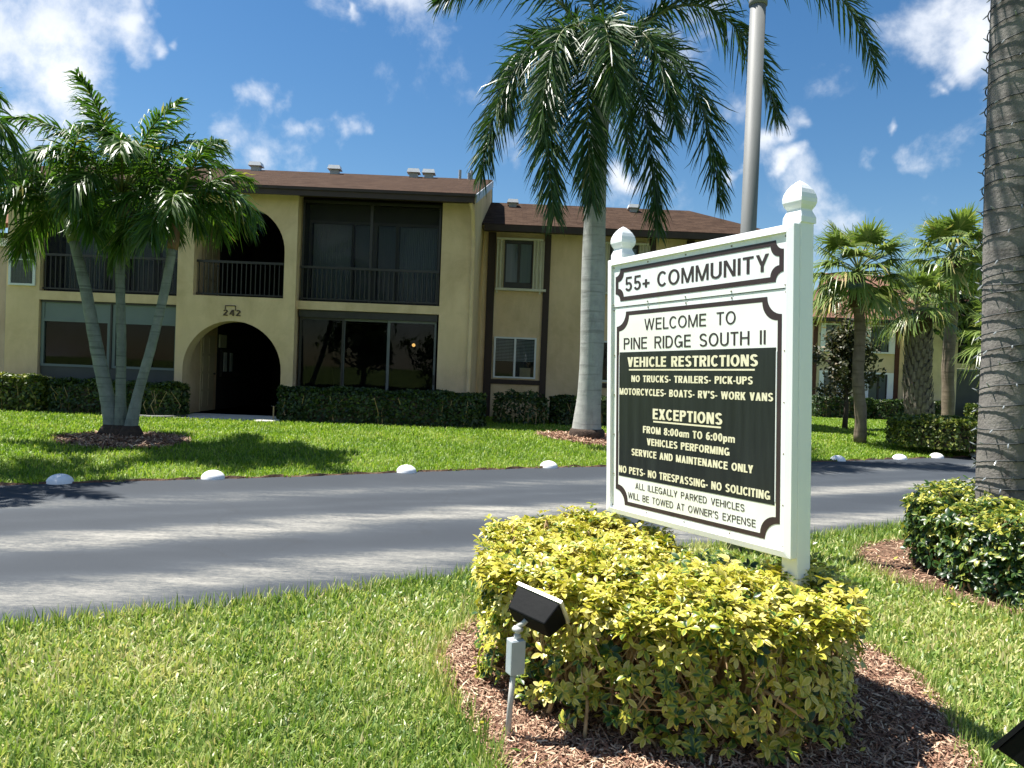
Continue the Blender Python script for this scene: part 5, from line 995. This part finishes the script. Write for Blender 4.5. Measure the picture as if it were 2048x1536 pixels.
# ------------------------------------------------------------------ leafy trees
def leafy(name, base, H, cz, crx, crz, nclump, nleaf, size, mat, lab, tr=0.07):
    root = empty(name, base); tag(root, lab, 'tree'); mb = MB(); mb.tube([(0, 0, -0.05), (0.03, 0, H*0.2), (-0.03, 0.02, cz*0.8), (0, 0, cz+crz*0.6)], [tr*1.3, tr, tr*0.75, tr*0.25], 10); C = []
    for k in range(nclump):
        d = nrm(rng.normal(0, 1, 3)); rr_ = rng.random()**0.45; c = np.array([d[0]*crx, d[1]*crx, d[2]*crz])*rr_*(0.8+0.35*math.sin(d[2]*3+d[0]*5))+np.array([0, 0, cz]); s0 = np.array([0, 0, max(0.3, min(c[2]-0.3*np.linalg.norm(c[:2])-0.2, cz))])
        mb.tube([s0, (s0+c)/2+rng.normal(0, 0.06, 3), c], [tr*0.4, tr*0.22, tr*0.08], 5); C.append(c+rng.normal(0, 0.13*crx, (nleaf, 3)))
    mb.build('trunk', M['bark'], root, True); C = np.concatenate(C); V, q, r = leaves(C, C-np.array([0, 0, cz])+np.array([0, 0, 0.6]), size, 0.45, np.clip(rng.normal(0.45, 0.25, len(C)), 0, 1)); npmesh('crown', V, [q], mat, root, {'rnd': r}); return root
bt_ = fp(1690, 832, 23.5); leafy('small_tree', (bt_[0], bt_[1], 0.15), 3.8, 2.35, 1.0, 1.75, 85, 46, 0.085, M['treeleaf'], 'small dark brownish leafy tree before the far building')
for k, (x_, y_, h_) in enumerate(((-17, -15, 5.5), (-10, -19, 6.5), (-3, -16, 5.0), (5, -20, 6.8), (12, -15, 5.6))):
    leafy('background_tree', (x_, y_, 0.0), h_, h_*0.6, 3.0, h_*0.5, 46, 60, 0.30, M['hedge'], 'leafy tree behind the viewer, mirrored in the window glass', 0.18)['group'] = 'trees behind the viewer'
bt_ = fp(1965, 820, 33); leafy('background_tree', (bt_[0], bt_[1], 0.0), 7, 6.0, 2.6, 2.6, 70, 70, 0.20, M['hedge'], 'dark green tree behind the fan palms, partly behind the wire wrapped trunk', 0.16)
# ------------------------------------------------------------------ the sign
SW, SH = 1.4388, 1.6068
yaw, lean, tilt = rad(59.63), rad(-0.953), rad(1.692)
u = np.array([math.cos(yaw), -math.sin(yaw), 0]); n_ = np.array([-math.sin(yaw), -math.cos(yaw), 0]); v_ = np.array([0, 0, 1.])
SU = u*math.cos(lean)-v_*math.sin(lean); v2 = u*math.sin(lean)+v_*math.cos(lean); SV = v2*math.cos(tilt)+n_*math.sin(tilt); SN = np.cross(SU, SV)
BLc = np.array([0.6475, 4.8212, 0.7315])
sign = empty('community_sign', (0, 0, 0)); c0 = BLc-SV*0.76+SU*SW/2
sign.matrix_world = Matrix(((SU[0], -SN[0], SV[0], c0[0]), (SU[1], -SN[1], SV[1], c0[1]), (SU[2], -SN[2], SV[2], c0[2]), (0, 0, 0, 1)))
tag(sign, 'white framed community sign with black and white rules lettering between two posts', 'sign')
fr = lambda s, t_, n=0.0: (s-SW/2, -n, t_+0.76)
def sbox(mb, s0, s1, t0, t1, n0, n1):
    a = fr(s0, t0, n0); b = fr(s1, t1, n1); mb.box(a[0], b[0], min(a[1], b[1]), max(a[1], b[1]), a[2], b[2]); return mb
def sflat(mb, poly, n0, n1):
    k = len(poly); mb.add([fr(s, t_, n1) for s, t_ in poly]+[fr(s, t_, n0) for s, t_ in poly], [tuple(range(k)), tuple(range(k, 2*k))[::-1]]+[(i, i+k, (i+1) % k+k, (i+1) % k) for i in range(k)]); return mb
PW = 0.094
for s0 in (-0.002, SW-PW+0.006):
    p = MB(); sbox(p, s0, s0+PW, -0.80, SH+0.045, -0.122, -0.028); po = p.build('post', M['signwhite'], sign, bevel=0.004)
    cx, cyn = s0+PW/2, -0.075
    cap = MB(); h = PW/2
    prof = [(h*1.15, 0.0), (h*1.15, 0.028), (h*1.02, 0.044), (h*0.88, 0.060), (h*0.88, 0.068), (h*1.08, 0.084), (h*1.20, 0.102), (h*1.21, 0.120), (h*1.12, 0.142), (h*0.92, 0.164), (h*0.64, 0.184), (h*0.32, 0.200), (h*0.03, 0.210)]
    rings = []
    for r, z in prof: rings.append([fr(cx+a*r, SH+0.008+z, cyn+b*r) for a, b in ((-1, 1), (1, 1), (1, -1), (-1, -1))])
    vs = [q for r in rings for q in r]; fs = [(i*4+k, i*4+(k+1) % 4, (i+1)*4+(k+1) % 4, (i+1)*4+k) for i in range(len(prof)-1) for k in range(4)]; fs += [(3, 2, 1, 0), tuple(len(vs)-4+k for k in range(4))]
    cap.add(vs, fs); cap.build('finial', M['signwhite'], po)
# frame mouldings (mitred)
def mitre(name, pts): 
    m = MB(); a, b, c, d = pts     # outer0, outer1, inner1, inner0
    o = [fr(*a, -0.03), fr(*b, -0.03), fr(*c, -0.03), fr(*d, -0.03)]; mid = [fr(*a, 0.012), fr(*b, 0.012), fr(*c, 0.018), fr(*d, 0.018)]; m.hexa([o[0], o[1], o[2], o[3], mid[0], mid[1], mid[2], mid[3]]); m.build(name, M['signwhite'], sign, bevel=0.0025)
i0, i1, j0, j1 = 0.044, SW-0.042, 0.034, SH-0.038
mitre('frame_rail', [(0, SH), (SW, SH), (i1, j1), (i0, j1)]); mitre('frame_rail', [(SW, 0), (0, 0), (i0, j0), (i1, j0)]); mitre('frame_rail', [(0, 0), (0, SH), (i0, j1), (i0, j0)]); mitre('frame_rail', [(SW, SH), (SW, 0), (i1, j0), (i1, j1)])
up = MB(); sbox(up, i0-0.003, i1+0.003, 1.305, j1+0.003, -0.02, 0.004); up_ = up.build('upper_panel', M['signpanel'], sign)
lo_ = MB(); sbox(lo_, i0-0.003, i1+0.003, j0-0.003, 1.300, -0.02, 0.0); lo_ = lo_.build('lower_panel', M['signpanel'], sign)
bk = MB(); sbox(bk, 0.05, SW-0.05, 0.04, SH-0.05, -0.029, -0.021); bk.build('back_panel', M['signwhite'], sign)
def notched(s0, s1, t0, t1, r, k=9):
    P = []
    for cx, cy, a0 in ((s0, t1, 0), (s0, t0, 90), (s1, t0, 180), (s1, t1, 270)):
        # concave quarter circles at the corners, walked anticlockwise from the top left
        for i in range(k): 
            a = rad(a0-90*i/(k-1)); P.append((cx+r*math.cos(a), cy+r*math.sin(a)))
    return P
def ringborder(parent, s0, s1, t0, t1, r, wdt, n0, n1, mat, fillmat):
    def pts(s0, s1, t0, t1, r):
        out = []; k = 9
        for cx, cy, a0, a1 in ((s0, t1, 0, -90), (s1, t1, -90, -180), (s1, t0, 180, 90), (s0, t0, 90, 0)):
            for i in range(k):
                a = rad(a0+(a1-a0)*i/(k-1)); out.append((cx+r*math.cos(a), cy+r*math.sin(a)))
        # order: TL corner from right end to bottom end ... rebuild as a loop
        q = [out[j*9:(j+1)*9] for j in range(4)]
        return q[0][::-1]+q[1][::-1]+q[2][::-1]+q[3][::-1]
    A = pts(s0, s1, t0, t1, r); w = wdt; B = pts(s0+w, s1-w, t0+w, t1-w, r+w*0.25)
    k = len(A); m = MB(); vs = [fr(a, b, n1) for a, b in A]+[fr(a, b, n1) for a, b in B]+[fr(a, b, n0) for a, b in A]+[fr(a, b, n0) for a, b in B]
    fs = []
    for i in range(k):
        j = (i+1) % k; fs += [(i, j, k+j, k+i), (2*k+i, 2*k+j, j, i), (k+i, k+j, 3*k+j, 3*k+i)]
    m.add(vs, fs); m.build('border', mat, parent)
    if fillmat:
        f = MB(); cs, ct = (s0+s1)/2, (t0+t1)/2; f.add([fr(a, b, n0+0.0006) for a, b in B], [tuple(range(k))]); f.build('text_field', fillmat, parent)
ringborder(up_, 0.074, 1.373, 1.338, 1.541, 0.047, 0.026, 0.0042, 0.0056, M['signtrim'], None)
ringborder(lo_, 0.083, 1.362, 0.066, 1.270, 0.090, 0.024, 0.0002, 0.0016, M['signtrim'], M['signyellow'])
bf = MB(); sbox(bf, 0.114, 1.330, 0.243, 1.018, 0.0009, 0.0022); bf = bf.build('black_field', M['signblack'], lo_)
for s in (0.1105, 1.3335):
    q = MB(); sbox(q, s-0.0022, s+0.0022, 0.26 if s > 1 else 0.52, 1.0, 0.0009, 0.0030); q.build('edge_strip', M['signpanel'], lo_)
def L(body, s0, s1, base, cap, mat, par, n, w=0.135, h=0.115, k=1.0, sp=0.15, th=0.0012, space=None): return lettering('lettering', body, s0, s1, base, cap, M[mat], par, fr, n, w, h, k, sp, th, 0.0, space)
L('55+ COMMUNITY', 0.166, 1.283, 1.396, 0.087, 'letterdark', up_, 0.0042, 0.165, 0.135, 1.0, 0.13)
L('WELCOME TO', 0.348, 1.069, 1.147, 0.068, 'letterdark', lo_, 0.001, 0.13, 0.112, 1.0, 0.15, 0.0012, 0.62)
L('PINE RIDGE SOUTH II', 0.154, 1.265, 1.036, 0.070, 'letterdark', lo_, 0.001, 0.14, 0.115, 1.0, 0.14, 0.0012, 0.50)
def H(body, s0, s1, base, cap): return L(body, s0, s1, base, cap, 'lettercream', bf, 0.0022, 0.235, 0.175, 0.98, 0.10, 0.0015, 0.36)
H('VEHICLE RESTRICTIONS', 0.194, 1.220, 0.926, 0.060); H('NO TRUCKS- TRAILERS- PICK-UPS', 0.233, 1.188, 0.834, 0.040); H("MOTORCYCLES- BOATS- RV'S- WORK VANS", 0.117, 1.317, 0.753, 0.041)
H('EXCEPTIONS', 0.432, 0.984, 0.616, 0.062); H('FROM 8:00am TO 6:00pm', 0.345, 1.073, 0.528, 0.042); H('VEHICLES PERFORMING', 0.381, 1.037, 0.457, 0.041); H('SERVICE AND MAINTENANCE ONLY', 0.238, 1.196, 0.383, 0.041); H('NO PETS- NO TRESPASSING- NO SOLICITING', 0.116, 1.305, 0.265, 0.043)
for s0, s1, t0 in ((0.208, 1.200, 0.904), (0.437, 0.975, 0.597)):
    q = MB(); sbox(q, s0, s1, t0, t0+0.009, 0.0018, 0.0034); q.build('underline', M['lettercream'], bf)
L('ALL ILLEGALLY PARKED VEHICLES', 0.276, 1.140, 0.181, 0.037, 'letterdark', lo_, 0.001, 0.12, 0.10, 1.0, 0.15, 0.0012, 0.45); L("WILL BE TOWED AT OWNER'S EXPENSE", 0.206, 1.213, 0.113, 0.038, 'letterdark', lo_, 0.001, 0.12, 0.10, 1.0, 0.15, 0.0012, 0.45)
def screw(s, t_, n, par):
    q = MB(); c = fr(s, t_, n); q.add([(c[0]+0.0055*math.cos(a), c[1], c[2]+0.0055*math.sin(a)) for a in np.linspace(0, 2*math.pi, 9)[:-1]]+[(c[0]+0.004*math.cos(a), c[1]-0.004, c[2]+0.004*math.sin(a)) for a in np.linspace(0, 2*math.pi, 9)[:-1]], [tuple(range(8, 16))]+[(k, (k+1) % 8, (k+1) % 8+8, k+8) for k in range(8)]); q.build('screw', M['screw'], par)
for s in (0.055, 0.38, 0.70, 1.04, 1.385):
    screw(s, 1.553, 0.004, up_); screw(s, 1.318, 0.004, up_); screw(s, 1.284, 0.0, lo_); screw(s, 0.05, 0.0, lo_)
for t_ in (0.25, 0.50, 0.75, 1.0):
    screw(0.062, t_, 0.0, lo_); screw(1.382, t_, 0.0, lo_)

# ------------------------------------------------------------------ grey pole
p0 = on(1469, 1103); pole = empty('metal_pole', (p0[0], p0[1], 0)); tag(pole, 'tall bare grey metal pole standing behind the white sign', 'pole')
zc = at(1505, 1, p0[1])[2]
q = MB(); q.lathe([(0.071, -0.1), (0.071, zc-0.05)], 28); q.build('shaft', M['pole'], pole, True)
q = MB(); q.lathe([(0.071, zc-0.05), (0.084, zc-0.045), (0.084, zc-0.01), (0.080, zc+0.005), (0.055, zc+0.008)], 28); q.build('collar', M['pole'], pole, True)
q = MB(); q.lathe([(0.055, zc+0.008), (0.05, zc+3.2), (0.03, zc+3.25)], 24); q.build('upper_shaft', M['pole'], pole, True)

# ------------------------------------------------------------------ floodlights
def floodlight(base, hz, lab, boxw=0.23, rz=0.0, pitch=0.9, head_off=(0.09, 0.02), box=True, hscale=1.0, roll=0.0, rim='lens'):
    root = empty('floodlight', (base[0], base[1], 0)); tag(root, lab, 'floodlight', 'floodlights in front of the sign')
    lean_ = np.array([0.02, 0.0])
    q = MB(); q.tube([(0, 0, -0.05), (lean_[0]*0.5, 0, hz*0.30), (lean_[0], 0, hz*0.58)], 0.0125, 12); q.build('conduit', M['conduit'], root, True)
    if box:
        q = MB(); z0, z1 = hz*0.53, hz*0.80; q.box(-0.032, 0.032, -0.026, 0.026, z0, z1); jb = q.build('junction_box', M['boxgrey'], root, loc=(0.022, 0, 0), bevel=0.006); jb.rotation_euler = (0, 0, rad(28))
        c_ = MB(); c_.box(-0.034, 0.034, -0.031, -0.0265, z0+0.004, z1-0.004); c_.build('cover_plate', M['boxgrey'], jb, bevel=0.002)
    q = MB(); q.lathe([(0.016, hz*0.80), (0.016, hz*0.83), (0.010, hz*0.835), (0.012, hz*0.85), (0.024, hz*0.862), (0.026, hz*0.875), (0.020, hz*0.892), (0.010, hz*0.90)], 14, (0.03, 0, 0)); q.build('swivel', M['conduit'], root, True)
    # head: back smaller than the lens side, lens looking up along local +Y
    W2, H2, D = boxw/2*hscale, 0.068*hscale, 0.105*hscale; h = MB()
    h.hexa([(-W2*0.86, 0, -H2*0.72), (W2*0.86, 0, -H2*0.72), (W2, D, -H2), (-W2, D, -H2), (-W2*0.86, 0, H2*0.72), (W2*0.86, 0, H2*0.72), (W2, D, H2), (-W2, D, H2)])
    hd = h.build('housing', M['black'], root, bevel=0.006); hd.location = (0.03+head_off[0], head_off[1], hz*0.93); hd.rotation_euler = (pitch, roll, rz)
    r = MB(); 
    for b in ((-W2-0.006, W2+0.006, D+0.001, D+0.016, H2-0.008, H2+0.006), (-W2-0.006, W2+0.006, D+0.001, D+0.016, -H2-0.006, -H2+0.008), (-W2-0.006, -W2+0.008, D+0.001, D+0.016, -H2+0.008, H2-0.008), (W2-0.008, W2+0.006, D+0.001, D+0.016, -H2+0.008, H2-0.008)): r.box(*b)
    r.build('rim', M[rim], hd); g_ = MB(); g_.box(-W2+0.008, W2-0.008, D+0.002, D+0.009, -H2+0.008, H2-0.008); g_.build('lens', M[rim], hd)
    br = MB(); br.tube([(0.03, 0, hz*0.89), (0.03+head_off[0]*0.5, head_off[1]*0.5, hz*0.92), (0.03+head_off[0]*0.8, head_off[1], hz*0.95)], 0.012, 8); br.build('bracket', M['conduit'], root, True)
    return root
b0 = on(1013, 1484); floodlight(b0, 0.565, 'black floodlight on a grey conduit stake in the mulch, facing the sign', rz=rad(-38), pitch=rad(38), head_off=(0.045, -0.01), hscale=1.0, roll=rad(8))
b1 = on(2075, 1650); floodlight((1.885, 2.52), 0.40, 'black floodlight cut off by the bottom right corner', boxw=0.30, rz=rad(35), pitch=rad(35), head_off=(0.02, 0.0), hscale=1.2, rim='black')

# ------------------------------------------------------------------ white domes along the road
proto = None
BLAB = ['white painted dome at the road edge below the slim palms, leftmost of all', 'white dome at the road edge, second from the left', 'white dome at the road edge below the long dark hedge', 'white dome on the road edge just left of the sign',
        'white dome right beside the sign post on the far road edge', 'white dome in front of the bank hedge, second right of the sign', 'white dome third to the right of the sign post', 'white dome half hidden by the wire wrapped trunk']
for k, (px, py) in enumerate(((110, 969), (420, 960), (811, 947), (1098, 937), (1680, 923), (1804, 920), (1878, 917), (1957, 915))):
    P = on(px, py, 0.0)
    if proto is None:
        q = MB(); prof = [(0.156, -0.03), (0.156, 0.0)]+[(0.154*math.cos(a), 0.108*math.sin(a)) for a in np.linspace(0.06, math.pi/2-0.06, 9)]; q.lathe(prof, 28); o = proto = q.build('dome_marker', M['dome'], None, True)
    else: o = proto.copy(); COL.objects.link(o); o.rotation_euler = (0, 0, k*1.3)
    o.location = (P[0], P[1]+0.1, 0.012); tag(o, BLAB[k], 'dome marker', 'white domes along the far road edge')
# small things by the entry
e0 = on(521, 838, 0.22)
gs = empty('garden_stake', (-5.62, 17.75, 0.22)); tag(gs, 'small pale garden stake with a crossed top beside the walkway', 'garden stake'); q = MB(); q.tube([(0, 0, -0.05), (0, 0, 0.36)], 0.016, 8); q.build('stake', M['stem'], gs); q = MB(); q.tube([(-0.06, 0, 0.37), (0, 0, 0.34), (0.07, 0.02, 0.37)], 0.012, 6); q.build('cross_bar', M['bronze'], gs)
q = MB(); q.lathe([(0.30, -0.05), (0.30, 0.03), (0.27, 0.045), (0.20, 0.05)], 20); o = q.build('stepping_stone', M['concrete'], None, True, (-5.68, 17.52, 0.23)); tag(o, 'round pale stepping stone at the right end of the walkway', 'stepping stone')
q = MB(); pts = [(-8.75, 17.35, 0.24), (-8.3, 17.22, 0.24), (-7.9, 17.25, 0.25), (-7.55, 17.5, 0.26)]; q.tube(pts, 0.055, 8); o = q.build('edging', M['darkpanel'], None, True); tag(o, 'dark curved garden edging between hedge and walkway', 'edging')
